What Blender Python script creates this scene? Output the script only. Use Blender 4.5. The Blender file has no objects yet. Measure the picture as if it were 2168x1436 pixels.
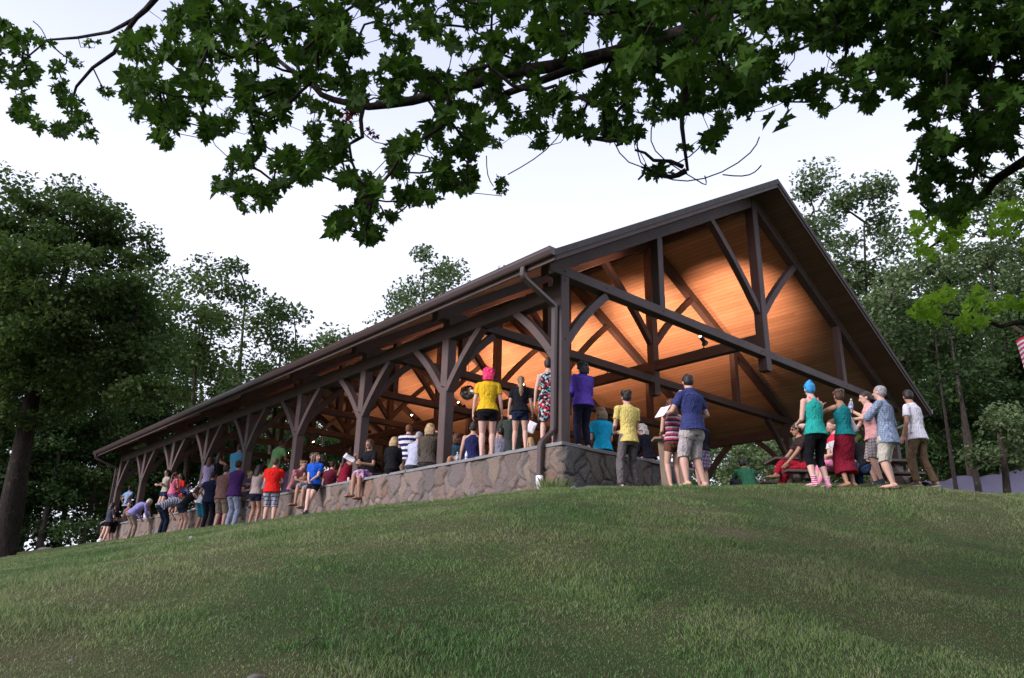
import bpy, math, random
import numpy as np
from mathutils import Vector, Matrix
rnd = random.Random(7); rng = np.random.default_rng(7)
sc = bpy.context.scene
COL = sc.collection

# ------------------------------------------------------------------ camera
CAM = np.array([-8.8905, -8.7790, -2.3959]); YAW, PITCH, ROLL, F = 0.7226, 0.3283, 0.0204, 1586.87
def cam_axes():
    cy, sy, cp, sp = math.cos(YAW), math.sin(YAW), math.cos(PITCH), math.sin(PITCH)
    fwd = np.array([sy*cp, cy*cp, sp]); right = np.array([cy, -sy, 0.0]); up = np.cross(right, fwd)
    cr, sr = math.cos(ROLL), math.sin(ROLL)
    return cr*right+sr*up, -sr*right+cr*up, fwd
RT, UP, FW = cam_axes()
cam = bpy.data.cameras.new('camera'); cam.sensor_width = 36; cam.lens = 36*F/2168; cam.clip_start = 0.05; cam.clip_end = 2000
co = bpy.data.objects.new('camera', cam); COL.objects.link(co); sc.camera = co
co.matrix_world = Matrix(((RT[0], UP[0], -FW[0], CAM[0]), (RT[1], UP[1], -FW[1], CAM[1]), (RT[2], UP[2], -FW[2], CAM[2]), (0, 0, 0, 1)))
def ray(x, y): return RT*((x-1084)/F)-UP*((y-718)/F)+FW
def at(x, y, depth): return CAM+ray(x, y)*depth                      # world point seen at x, y at a distance
def on(x, y, axis, val):                                             # world point seen at x, y on an axis plane
    d = ray(x, y); return CAM+d*((val-CAM[axis])/d[axis])

# ------------------------------------------------------------------ world, sun, exposure
SUN_EL, SUN_AZ = math.radians(26), math.radians(172)                 # where the light comes from (azimuth in the xy plane)
w = bpy.data.worlds.new('World'); sc.world = w; w.use_nodes = True
nt = w.node_tree; nt.nodes.clear()
out = nt.nodes.new('ShaderNodeOutputWorld'); bg = nt.nodes.new('ShaderNodeBackground'); sky = nt.nodes.new('ShaderNodeTexSky')
sky.sky_type = 'NISHITA'; sky.sun_disc = False; sky.sun_elevation = SUN_EL; sky.sun_rotation = math.pi/2-SUN_AZ
sky.air_density = 1.0; sky.dust_density = 4.0; sky.ozone_density = 1.6
mx = nt.nodes.new('ShaderNodeMix'); mx.data_type = 'RGBA'; mx.inputs[0].default_value = 0.85   # thin high cloud over the sky
wtc = nt.nodes.new('ShaderNodeTexCoord'); wsp = nt.nodes.new('ShaderNodeSeparateXYZ'); wrp = nt.nodes.new('ShaderNodeValToRGB'); nt.links.new(wtc.outputs['Generated'], wsp.inputs[0]); nt.links.new(wsp.outputs[2], wrp.inputs[0])
wn_ = nt.nodes.new('ShaderNodeTexNoise'); wn_.inputs['Scale'].default_value = 2.2; wn_.inputs['Detail'].default_value = 5; nt.links.new(wtc.outputs['Generated'], wn_.inputs[0])
for e_, (p_, c_) in zip((wrp.color_ramp.elements[0], wrp.color_ramp.elements[1], wrp.color_ramp.elements.new(.42), wrp.color_ramp.elements.new(.68)), ((0, (.83, .84, .98)), (1, (.34, .40, .66)), (.42, (.77, .79, .94)), (.68, (.50, .54, .76)))): e_.position = p_; e_.color = c_+(1,)
wml = nt.nodes.new('ShaderNodeVectorMath'); wml.operation = 'SCALE'; wmm = nt.nodes.new('ShaderNodeMath'); wmm.operation = 'MULTIPLY_ADD'; nt.links.new(wn_.outputs[0], wmm.inputs[0]); wmm.inputs[1].default_value = 1.0; wmm.inputs[2].default_value = 12.4
nt.links.new(wrp.outputs[0], wml.inputs[0]); nt.links.new(wmm.outputs[0], wml.inputs['Scale']); nt.links.new(wml.outputs[0], mx.inputs[7])
nt.links.new(sky.outputs[0], mx.inputs[6]); nt.links.new(mx.outputs[2], bg.inputs[0]); bg.inputs[1].default_value = 0.098
nt.links.new(bg.outputs[0], out.inputs[0])
sl = bpy.data.lights.new('sun', 'SUN'); sl.energy = 3.2; sl.angle = math.radians(26); sl.color = (1.0, 0.90, 0.92)
so = bpy.data.objects.new('sun', sl); COL.objects.link(so)
sd = Vector((math.cos(SUN_AZ)*math.cos(SUN_EL), math.sin(SUN_AZ)*math.cos(SUN_EL), math.sin(SUN_EL)))
so.rotation_euler = sd.to_track_quat('Z', 'Y').to_euler()
sc.view_settings.view_transform = 'Standard'; sc.view_settings.look = 'None'; sc.view_settings.gamma = 1
sc.view_settings.exposure = 0.38
sc.render.engine = 'CYCLES'
try:
    sc.cycles.max_bounces = 6; sc.cycles.transparent_max_bounces = 8; sc.cycles.sample_clamp_indirect = 4
except Exception: pass

# ------------------------------------------------------------------ object helpers
def tag(o, label=None, cat=None, group=None, kind=None):
    if label: o['label'] = label
    if cat: o['category'] = cat
    if group: o['group'] = group
    if kind: o['kind'] = kind
    return o
def empty(name, loc, rz=0.0):
    o = bpy.data.objects.new(name, None); COL.objects.link(o); o.location = tuple(float(v) for v in loc); o.rotation_euler = (0, 0, rz); o.empty_display_size = .1
    return o
class MB:
    def __init__(s): s.v = []; s.f = []; s.n = 0
    def add(s, vs, fs):
        s.v += [tuple(float(c) for c in v) for v in vs]; s.f += [tuple(i+s.n for i in f) for f in fs]; s.n += len(vs)
    def box(s, a, b):
        (x0, y0, z0), (x1, y1, z1) = a, b
        s.add([(x0, y0, z0), (x1, y0, z0), (x1, y1, z0), (x0, y1, z0), (x0, y0, z1), (x1, y0, z1), (x1, y1, z1), (x0, y1, z1)],
              [(0, 3, 2, 1), (4, 5, 6, 7), (0, 1, 5, 4), (1, 2, 6, 5), (2, 3, 7, 6), (3, 0, 4, 7)])
    def bar(s, p, q, side, w, d, c=0.0):        # prism from p to q, w across 'side', d across the third axis; c chamfer
        p = np.array(p, float); q = np.array(q, float); t = (q-p)/np.linalg.norm(q-p)
        u = np.array(side, float); u = u-t*np.dot(u, t); u /= np.linalg.norm(u); v = np.cross(t, u)
        if c > 0: cs = [(-w/2+c, -d/2), (w/2-c, -d/2), (w/2, -d/2+c), (w/2, d/2-c), (w/2-c, d/2), (-w/2+c, d/2), (-w/2, d/2-c), (-w/2, -d/2+c)]
        else: cs = [(-w/2, -d/2), (w/2, -d/2), (w/2, d/2), (-w/2, d/2)]
        n = len(cs); vs = [p+u*a+v*b for a, b in cs]+[q+u*a+v*b for a, b in cs]
        s.add(vs, [tuple(range(n))[::-1], tuple(range(n, 2*n))]+[(i, (i+1) % n, n+(i+1) % n, n+i) for i in range(n)])
    def prism(s, poly, axis, a, b):             # polygon in the plane across 'axis', pushed from a to b
        idx = [i for i in range(3) if i != axis]; n = len(poly); vs = []
        for val in (a, b):
            for p in poly:
                c = [0, 0, 0]; c[axis] = val; c[idx[0]] = p[0]; c[idx[1]] = p[1]; vs.append(c)
        s.add(vs, [tuple(range(n))[::-1], tuple(range(n, 2*n))]+[(i, (i+1) % n, n+(i+1) % n, n+i) for i in range(n)])
    def curved(s, pts, width_axis, w, d):       # bent timber: centre line pts, w along width_axis, d in its own plane
        pts = [np.array(p, float) for p in pts]; ax = np.zeros(3); ax[width_axis] = 1; rows = []
        for i, p in enumerate(pts):
            t = pts[min(i+1, len(pts)-1)]-pts[max(i-1, 0)]; t /= np.linalg.norm(t); v = np.cross(t, ax); v /= np.linalg.norm(v)
            rows += [p-ax*w/2-v*d/2, p+ax*w/2-v*d/2, p+ax*w/2+v*d/2, p-ax*w/2+v*d/2]
        fs = [(3, 2, 1, 0), tuple(4*(len(pts)-1)+k for k in range(4))]
        for i in range(len(pts)-1):
            for k in range(4): fs.append((4*i+k, 4*i+(k+1) % 4, 4*i+4+(k+1) % 4, 4*i+4+k))
        s.add(rows, fs)
    def tube(s, pts, rad, n=10, caps=True, jit=0):
        pts = [np.array(p, float) for p in pts]; k = len(pts)
        rad = [rad]*k if np.isscalar(rad) else rad; vs = []; u = None
        for i, p in enumerate(pts):
            t = pts[min(i+1, k-1)]-pts[max(i-1, 0)]; t /= (np.linalg.norm(t)+1e-9)
            if u is None: u = np.cross(t, (0, 0, 1) if abs(t[2]) < .9 else (1, 0, 0))
            u = u-t*np.dot(u, t); u /= np.linalg.norm(u); v = np.cross(t, u)
            for j in range(n):
                a = 2*math.pi*j/n; r = rad[i]*(1+jit*(rnd.random()-.5)); vs.append(p+(u*math.cos(a)+v*math.sin(a))*r)
        fs = [(i*n+j, i*n+(j+1) % n, (i+1)*n+(j+1) % n, (i+1)*n+j) for i in range(k-1) for j in range(n)]
        if caps: fs += [tuple(range(n))[::-1], tuple((k-1)*n+j for j in range(n))]
        s.add(vs, fs)
    def rings(s, R, n=14):                       # closed loft: each ring = (centre, u, v, a, b); pointed rings allowed
        vs = []
        for c, u, v, a, b in R:
            c = np.array(c); u = np.array(u); v = np.array(v)
            for j in range(n):
                t = 2*math.pi*j/n; vs.append(c+u*a*math.cos(t)+v*b*math.sin(t))
        k = len(R); fs = [(i*n+j, i*n+(j+1) % n, (i+1)*n+(j+1) % n, (i+1)*n+j) for i in range(k-1) for j in range(n)]
        fs += [tuple(range(n))[::-1], tuple((k-1)*n+j for j in range(n))]
        s.add(vs, fs)
    def ball(s, c, r, ax=None, n=14, m=8):
        c = np.array(c, float); r = (r, r, r) if np.isscalar(r) else r
        X, Y, Z = (np.eye(3) if ax is None else ax); R = []
        for i in range(m+1):
            t = math.pi*(i+.02)/(m+.04); R.append((c-Z*r[2]*math.cos(t), X, Y, r[0]*math.sin(t), r[1]*math.sin(t)))
        s.rings(R, n)
    def cap(s, p, r0, q, r1, n=12, ends=True):
        p = np.array(p, float); q = np.array(q, float); t = q-p; L = np.linalg.norm(t); t /= (L+1e-9)
        u = np.cross(t, (0, 0, 1) if abs(t[2]) < .9 else (1, 0, 0)); u /= np.linalg.norm(u); v = np.cross(t, u); R = []
        if ends: R += [(p-t*r0*.97, u, v, r0*.2, r0*.2), (p-t*r0*.75, u, v, r0*.66, r0*.66), (p-t*r0*.35, u, v, r0*.93, r0*.93)]
        R += [(p, u, v, r0, r0), ((p+q)/2, u, v, (r0+r1)/2, (r0+r1)/2), (q, u, v, r1, r1)]
        if ends: R += [(q+t*r1*.35, u, v, r1*.93, r1*.93), (q+t*r1*.75, u, v, r1*.66, r1*.66), (q+t*r1*.97, u, v, r1*.2, r1*.2)]
        s.rings(R, n)
    def build(s, name, m, parent=None, smooth=False, bevel=0.0):
        me = bpy.data.meshes.new(name); off = np.array(parent.location if parent is not None and not getattr(s, 'local', False) else (0, 0, 0))
        me.from_pydata([tuple(np.array(v)-off) for v in s.v], [], s.f); me.update()
        o = bpy.data.objects.new(name, me); COL.objects.link(o); me.materials.append(m)
        if parent is not None: o.parent = parent
        ORG[o.name] = off
        if smooth: me.polygons.foreach_set('use_smooth', [True]*len(me.polygons))
        if bevel > 0:
            b = o.modifiers.new('bevel', 'BEVEL'); b.width = bevel; b.segments = 1; b.limit_method = 'ANGLE'
        return o
ORG = {}
def sub(mb, name, m, part, **k):                 # a sub-part: child of a part that is itself a child
    off = ORG[part.name]; mb.v = [tuple(np.array(v)-off) for v in mb.v]; mb.local = True
    return mb.build(name, m, part, **k)
def npmesh(name, V, Fc, m, parent=None, nper=4, attrs=None, smooth=False):
    V = np.asarray(V, np.float32); Fc = np.asarray(Fc, np.int32)
    if parent is not None: V = V-np.array(parent.location, np.float32)
    me = bpy.data.meshes.new(name); me.vertices.add(len(V)); me.vertices.foreach_set('co', V.ravel())
    k = len(Fc); me.loops.add(k*nper); me.loops.foreach_set('vertex_index', Fc.ravel()); me.polygons.add(k)
    me.polygons.foreach_set('loop_start', np.arange(0, k*nper, nper, dtype=np.int32)); me.update(calc_edges=True)
    if smooth: me.polygons.foreach_set('use_smooth', [True]*k)
    for an, arr in (attrs or {}).items():
        arr = np.asarray(arr, np.float32)
        if arr.ndim == 1: a = me.attributes.new(an, 'FLOAT', 'POINT'); a.data.foreach_set('value', arr)
        else: a = me.attributes.new(an, 'FLOAT_COLOR', 'POINT'); a.data.foreach_set('color', arr.ravel())
    me.materials.append(m); o = bpy.data.objects.new(name, me); COL.objects.link(o)
    if parent is not None: o.parent = parent
    ORG[o.name] = np.array(parent.location) if parent is not None else np.zeros(3)
    return o

# ------------------------------------------------------------------ materials
class NT:
    def __init__(s, name):
        s.m = bpy.data.materials.new(name); s.m.use_nodes = True; s.t = s.m.node_tree; s.t.nodes.clear()
        s.o = s.t.nodes.new('ShaderNodeOutputMaterial'); s.b = s.t.nodes.new('ShaderNodeBsdfPrincipled'); s.l(s.b.outputs[0], s.o.inputs[0])
    def n(s, k, **kw):
        x = s.t.nodes.new(k)
        for a, v in kw.items(): setattr(x, a, v)
        return x
    def l(s, a, b): s.t.links.new(a, b)
    def coord(s, kind='Object', scale=(1, 1, 1), rot=(0, 0, 0)):
        c = s.n('ShaderNodeTexCoord'); mp = s.n('ShaderNodeMapping'); mp.inputs['Scale'].default_value = scale; mp.inputs['Rotation'].default_value = rot
        s.l(c.outputs[kind], mp.inputs[0]); return mp.outputs[0]
    def noise(s, vec, scale, detail=4, rough=.55, dist=0):
        x = s.n('ShaderNodeTexNoise'); x.inputs['Scale'].default_value = scale; x.inputs['Detail'].default_value = detail; x.inputs['Roughness'].default_value = rough
        x.inputs['Distortion'].default_value = dist; s.l(vec, x.inputs['Vector']); return x.outputs[0]
    def ramp(s, fac, stops, interp='LINEAR'):
        r = s.n('ShaderNodeValToRGB'); r.color_ramp.interpolation = interp; e = r.color_ramp.elements
        while len(e) < len(stops): e.new(.5)
        for i, (p, c) in enumerate(stops): e[i].position = p; e[i].color = tuple(c)+(1,) if len(c) == 3 else c
        s.l(fac, r.inputs[0]); return r.outputs[0]
    def mix(s, fac, a, b, mode='MIX'):
        x = s.n('ShaderNodeMix', data_type='RGBA', blend_type=mode)
        for sock, v in ((x.inputs[0], fac), (x.inputs[6], a), (x.inputs[7], b)):
            if hasattr(v, 'is_linked'): s.l(v, sock)
            elif isinstance(v, (int, float)): sock.default_value = v
            else: sock.default_value = tuple(v)+(1,)
        return x.outputs[2]
    def math(s, op, a, b=None):
        x = s.n('ShaderNodeMath', operation=op)
        for i, v in enumerate((a, b)):
            if v is None: continue
            if hasattr(v, 'is_linked'): s.l(v, x.inputs[i])
            else: x.inputs[i].default_value = v
        return x.outputs[0]
    def bump(s, h, strength=.3, dist=.02):
        x = s.n('ShaderNodeBump'); x.inputs['Strength'].default_value = strength; x.inputs['Distance'].default_value = dist; s.l(h, x.inputs['Height']); s.l(x.outputs[0], s.b.inputs['Normal'])
    def fin(s, col, rough=.8, spec=.3, metal=0):
        if hasattr(col, 'is_linked'): s.l(col, s.b.inputs['Base Color'])
        else: s.b.inputs['Base Color'].default_value = tuple(col)+(1,)
        if hasattr(rough, 'is_linked'): s.l(rough, s.b.inputs['Roughness'])
        else: s.b.inputs['Roughness'].default_value = rough
        s.b.inputs['Specular IOR Level'].default_value = spec; s.b.inputs['Metallic'].default_value = metal
        return s.m
def C(*a): return tuple(a)
def sc3(c, k): return tuple(min(1, v*k) for v in c)
def mat_plain(name, col, rough=.6, spec=.3, metal=0, var=.15, scale=8):
    n = NT(name); v = n.coord(); f = n.noise(v, scale); return n.fin(n.mix(f, sc3(col, 1-var), sc3(col, 1+var)), rough, spec, metal)
def mat_timber(name, col, axis):
    n = NT(name); s = [14, 14, 14]; s[axis] = .9
    v = n.coord(scale=tuple(s)); g = n.noise(v, 2.2, 6, .65, .6); v2 = n.coord(); big = n.noise(v2, 1.3, 3)
    kn = n.n('ShaderNodeTexVoronoi'); n.l(n.coord(scale=tuple(3 if i != axis else 1.2 for i in range(3))), kn.inputs['Vector']); kn.inputs['Scale'].default_value = 1.0
    knot = n.math('LESS_THAN', kn.outputs['Distance'], .06)
    c = n.mix(n.ramp(g, [(.3, sc3(col, .42)), (.5, col), (.75, sc3(col, 1.5))]), n.ramp(big, [(.35, sc3(col, .7)), (.7, sc3(col, 1.25))]), n.mix(.5, (0, 0, 0), (1, 1, 1)))
    c = n.mix(knot, c, sc3(col, .35)); n.bump(g, .35, .01)
    return n.fin(c, .62, .35)
M = {}
DW = (.072, .042, .040)
for k in range(3): M['timber%d' % k] = mat_timber('stained_timber', DW, k)
def mat_ceiling(k=1.0):
    n = NT('ceiling_boards'); tc = n.n('ShaderNodeTexCoord'); sp = n.n('ShaderNodeSeparateXYZ'); n.l(tc.outputs['Object'], sp.inputs[0])
    u = n.math('MULTIPLY', sp.outputs[0], 1/.115)     # boards run along the ridge, 13 cm wide down the slope
    fr = n.math('FRACT', u); gap = n.math('LESS_THAN', fr, .06); idx = n.math('FLOOR', u)
    cmb = n.n('ShaderNodeCombineXYZ'); n.l(idx, cmb.inputs[0]); n.l(n.math('FLOOR', n.math('ADD', n.math('MULTIPLY', sp.outputs[1], .31), n.math('MULTIPLY', idx, .377))), cmb.inputs[1])
    wn = n.n('ShaderNodeTexWhiteNoise'); n.l(cmb.outputs[0], wn.inputs[0])
    g = n.noise(n.coord(scale=(26, 1.1, 26)), 2.5, 5, .6, .4)
    base = n.ramp(wn.outputs[0], [(0, (.44, .30, .20)), (.5, (.50, .345, .235)), (1, (.57, .40, .28))])
    c = n.mix(n.ramp(g, [(.3, (0, 0, 0)), (.75, (.45, .45, .45))]), base, sc3((.40, .235, .125), .62)); c = n.mix(gap, c, (.12, .06, .03))
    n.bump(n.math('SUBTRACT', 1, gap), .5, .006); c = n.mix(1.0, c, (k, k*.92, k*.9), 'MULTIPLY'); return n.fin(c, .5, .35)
M['ceiling'] = mat_ceiling(); M['soffit'] = mat_ceiling(.30)  # soffit: same boards, with the overhang's shade put into a darker colour
def mat_shingle():
    n = NT('asphalt_shingles'); v = n.coord(); br = n.n('ShaderNodeTexBrick'); n.l(v, br.inputs['Vector']); br.inputs['Scale'].default_value = 4
    br.inputs['Color1'].default_value = (.05, .045, .045, 1); br.inputs['Color2'].default_value = (.085, .075, .07, 1); br.inputs['Mortar'].default_value = (.03, .03, .03, 1)
    c = n.mix(n.noise(v, 60), br.outputs[0], (.12, .11, .11)); n.bump(br.outputs['Fac'], -.4, .01); return n.fin(c, .9, .2)
M['shingle'] = mat_shingle()
M['gutter'] = mat_plain('brown_metal', (.060, .040, .040), .28, .6, 0, .08, 3)
M['pvc'] = mat_plain('white_plastic_pipe', (.75, .76, .8), .4, .4)
M['bolt'] = mat_plain('black_bolt', (.01, .01, .01), .4, .5)
M['black_metal'] = mat_plain('black_metal', (.012, .012, .014), .35, .6)
M['slab'] = mat_plain('concrete', (.26, .25, .24), .85, .2, 0, .2, 3)
def mat_stone():
    n = NT('field_stone'); a = n.n('ShaderNodeAttribute', attribute_name='stonecol'); v = n.coord()
    f1 = n.noise(v, 9, 6, .7, .4); f2 = n.noise(v, 45, 5, .7)
    c = n.mix(n.ramp(f1, [(.3, (0, 0, 0)), (.7, (1, 1, 1))]), n.mix(.35, a.outputs[0], (.10, .09, .085)), a.outputs[0])
    c = n.mix(n.ramp(f2, [(.45, (0, 0, 0)), (.75, (.6, .6, .6))]), c, n.mix(.4, a.outputs[0], (.5, .46, .42)))
    n.bump(n.math('ADD', f2, n.math('MULTIPLY', f1, 1.5)), .8, .025); return n.fin(c, .85, .25)
M['stone'] = mat_stone()
M['cap'] = mat_plain('bluestone', (.19, .195, .205), .75, .3, 0, .35, 5)
def mat_ground():
    n = NT('ground'); g = n.n('ShaderNodeNewGeometry'); v = g.outputs['Position']
    a = n.noise(v, .55, 5, .6, .5); b = n.noise(v, 3.2, 6, .65, .3); c3 = n.noise(v, 38, 4, .7)
    at_ = n.n('ShaderNodeAttribute', attribute_name='dirt')
    c = n.ramp(a, [(.32, (.032, .060, .018)), (.5, (.052, .078, .026)), (.66, (.080, .090, .040))])
    c = n.mix(n.ramp(b, [(.45, (0, 0, 0)), (.72, (.8, .8, .8))]), c, (.085, .065, .04)); c = n.mix(n.math('MULTIPLY', c3, .5), c, (.035, .03, .018))
    c = n.mix(at_.outputs['Fac'], c, n.ramp(b, [(.3, (.10, .075, .055)), (.7, (.17, .13, .10))]))
    n.bump(n.math('ADD', c3, n.math('MULTIPLY', b, 2)), .7, .04); return n.fin(c, .95, .1)
M['ground'] = mat_ground()
def mat_grass():
    n = NT('grass_blades'); g = n.n('ShaderNodeNewGeometry'); v = g.outputs['Position']; a = n.noise(v, .55, 5, .6, .5)
    at_ = n.n('ShaderNodeAttribute', attribute_name='tint')
    c = n.ramp(a, [(.36, (.062, .175, .032)), (.47, (.135, .235, .060)), (.60, (.215, .265, .105))])
    m1 = n.noise(v, 2.6, 6, .7, .6); m2 = n.noise(v, 11, 4, .7, .3)
    c = n.mix(n.ramp(m1, [(.50, (0, 0, 0)), (.64, (.45, .45, .45))]), c, (.17, .17, .085)); c = n.mix(n.ramp(m2, [(.36, (.75, .75, .75)), (.48, (0, 0, 0))]), c, (.045, .13, .024))
    c = n.mix(n.ramp(m2, [(.60, (0, 0, 0)), (.70, (.7, .7, .7))]), c, (.13, .24, .04))
    c = n.mix(n.ramp(at_.outputs['Fac'], [(0, (.0, .0, .0)), (.80, (.2, .2, .2)), (.93, (.45, .45, .45)), (1, (1, 1, 1))]), c, (.27, .27, .19))
    tr = n.n('ShaderNodeBsdfTranslucent'); n.l(c, tr.inputs[0]); ms = n.n('ShaderNodeMixShader'); ms.inputs[0].default_value = .3
    n.fin(c, .55, .3); n.l(n.b.outputs[0], ms.inputs[1]); n.l(tr.outputs[0], ms.inputs[2]); n.l(ms.outputs[0], n.o.inputs[0]); return n.m
M['grass'] = mat_grass()
def mat_leaf(name, cols, trans=.25, tcol=(.10, .22, .02)):
    n = NT(name); at_ = n.n('ShaderNodeAttribute', attribute_name='tint'); c = n.ramp(at_.outputs['Fac'], [(i/(len(cols)-1), k) for i, k in enumerate(cols)])
    tr = n.n('ShaderNodeBsdfTranslucent'); n.l(n.mix(.5, c, tcol), tr.inputs[0]); ms = n.n('ShaderNodeMixShader'); ms.inputs[0].default_value = trans
    n.fin(c, .65, .12); n.l(n.b.outputs[0], ms.inputs[1]); n.l(tr.outputs[0], ms.inputs[2]); n.l(ms.outputs[0], n.o.inputs[0]); return n.m
M['leaf_maple'] = mat_leaf('maple_leaves', [(.014, .040, .006), (.026, .066, .008), (.045, .098, .012)], .30, (.07, .16, .012))
M['leaf_bright'] = mat_leaf('sunlit_maple_leaves', [(.08, .17, .02), (.12, .24, .025), (.17, .31, .035)], .6, (.36, .62, .04))  # maple leaves in a sunny spot, the sunlight put into brighter colours
M['leaf_red'] = mat_leaf('dead_red_leaves', [(.07, .015, .01), (.12, .03, .02)], .2, (.2, .03, .02))
M['leaf_a'] = mat_leaf('broad_leaves', [(.032, .056, .020), (.060, .092, .030), (.10, .14, .045)], .25)
M['leaf_b'] = mat_leaf('oak_leaves', [(.06, .095, .045), (.11, .155, .075), (.17, .215, .11)], .25)
M['leaf_c'] = mat_leaf('hemlock_leaves', [(.018, .04, .014), (.03, .06, .02), (.05, .085, .028)], .15)
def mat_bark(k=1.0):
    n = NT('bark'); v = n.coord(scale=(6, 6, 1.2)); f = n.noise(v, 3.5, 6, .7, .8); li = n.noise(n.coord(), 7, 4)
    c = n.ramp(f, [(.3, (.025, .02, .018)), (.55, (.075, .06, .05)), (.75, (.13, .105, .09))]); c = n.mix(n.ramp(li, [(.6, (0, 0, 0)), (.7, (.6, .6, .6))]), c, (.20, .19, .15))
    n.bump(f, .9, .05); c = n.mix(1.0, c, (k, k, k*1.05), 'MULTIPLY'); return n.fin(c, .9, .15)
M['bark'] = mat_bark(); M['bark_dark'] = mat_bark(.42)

# ------------------------------------------------------------------ ground
PC = (.43, .90)
def hgt(x, y):
    x = np.asarray(x, float); y = np.asarray(y, float)
    sA = .7*(-.55-x); sB = -(PC[0]*(x-.3)+PC[1]*(y+2.0)); k = 1.3
    D = .5*(sA+sB+np.sqrt((sA-sB)**2+k*k))-.35
    f = .34*(np.sqrt(D*D+.7)+D)/2
    z = -.80+.22*np.clip((x+.5)/4.5, 0, 1)**2*(3-2*np.clip((x+.5)/4.5, 0, 1))-np.maximum(f, 0)+.14*.5
    z = np.maximum(z, -9)
    bump = .028*np.sin(1.9*x+1.3*np.sin(.8*y))*np.sin(1.7*y+.6*x)+.016*np.sin(5.1*x-1.1*y)*np.sin(4.3*y+2*np.sin(x))
    inside = np.clip(np.minimum(x+.2, y+.2)/1.0, 0, 1)
    return z+bump*(1-inside)-inside*.12*(x < 14.5)*(y < 28)
def axis_pts(lo, hi, step, far):
    a = list(np.arange(lo, hi, step)); s = step; p = hi
    while p < far: a.append(p); s *= 1.25; p += s
    s = step; p = lo-step; pre = []
    while p > -far: pre.append(p); s *= 1.25; p -= s
    return np.array(pre[::-1]+a)
gx = axis_pts(-14, 14, .16, 400); gy = axis_pts(-11, 20, .16, 400)
X, Y = np.meshgrid(gx, gy, indexing='ij'); Z = hgt(X, Y)
V = np.stack([X, Y, Z], -1).reshape(-1, 3); nx, ny = X.shape
ii, jj = np.meshgrid(np.arange(nx-1), np.arange(ny-1), indexing='ij'); b0 = (ii*ny+jj).ravel()
Fq = np.stack([b0, b0+ny, b0+ny+1, b0+1], 1)
dirt = np.clip(1-np.abs(V[:, 0]+.75)/.55, 0, 1)*(V[:, 1] > 4)*.8*np.clip((V[:, 1]-4)/4, 0, 1)
for cx_, cy_, r_ in ((-3.2, 1.5, .35), (.5, -3.7, .3), (-2.0, -4.4, .4), (-4.6, -1.7, .3), (-.4, -5.2, .35), (-5.3, .6, .3)):
    dirt = np.maximum(dirt, .28*np.clip(1.25-np.hypot(V[:, 0]-cx_, (V[:, 1]-cy_)*1.4)/r_, 0, 1))
tag(npmesh('ground', V, Fq, M['ground'], attrs={'dirt': dirt}, smooth=True), kind='structure')

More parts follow.
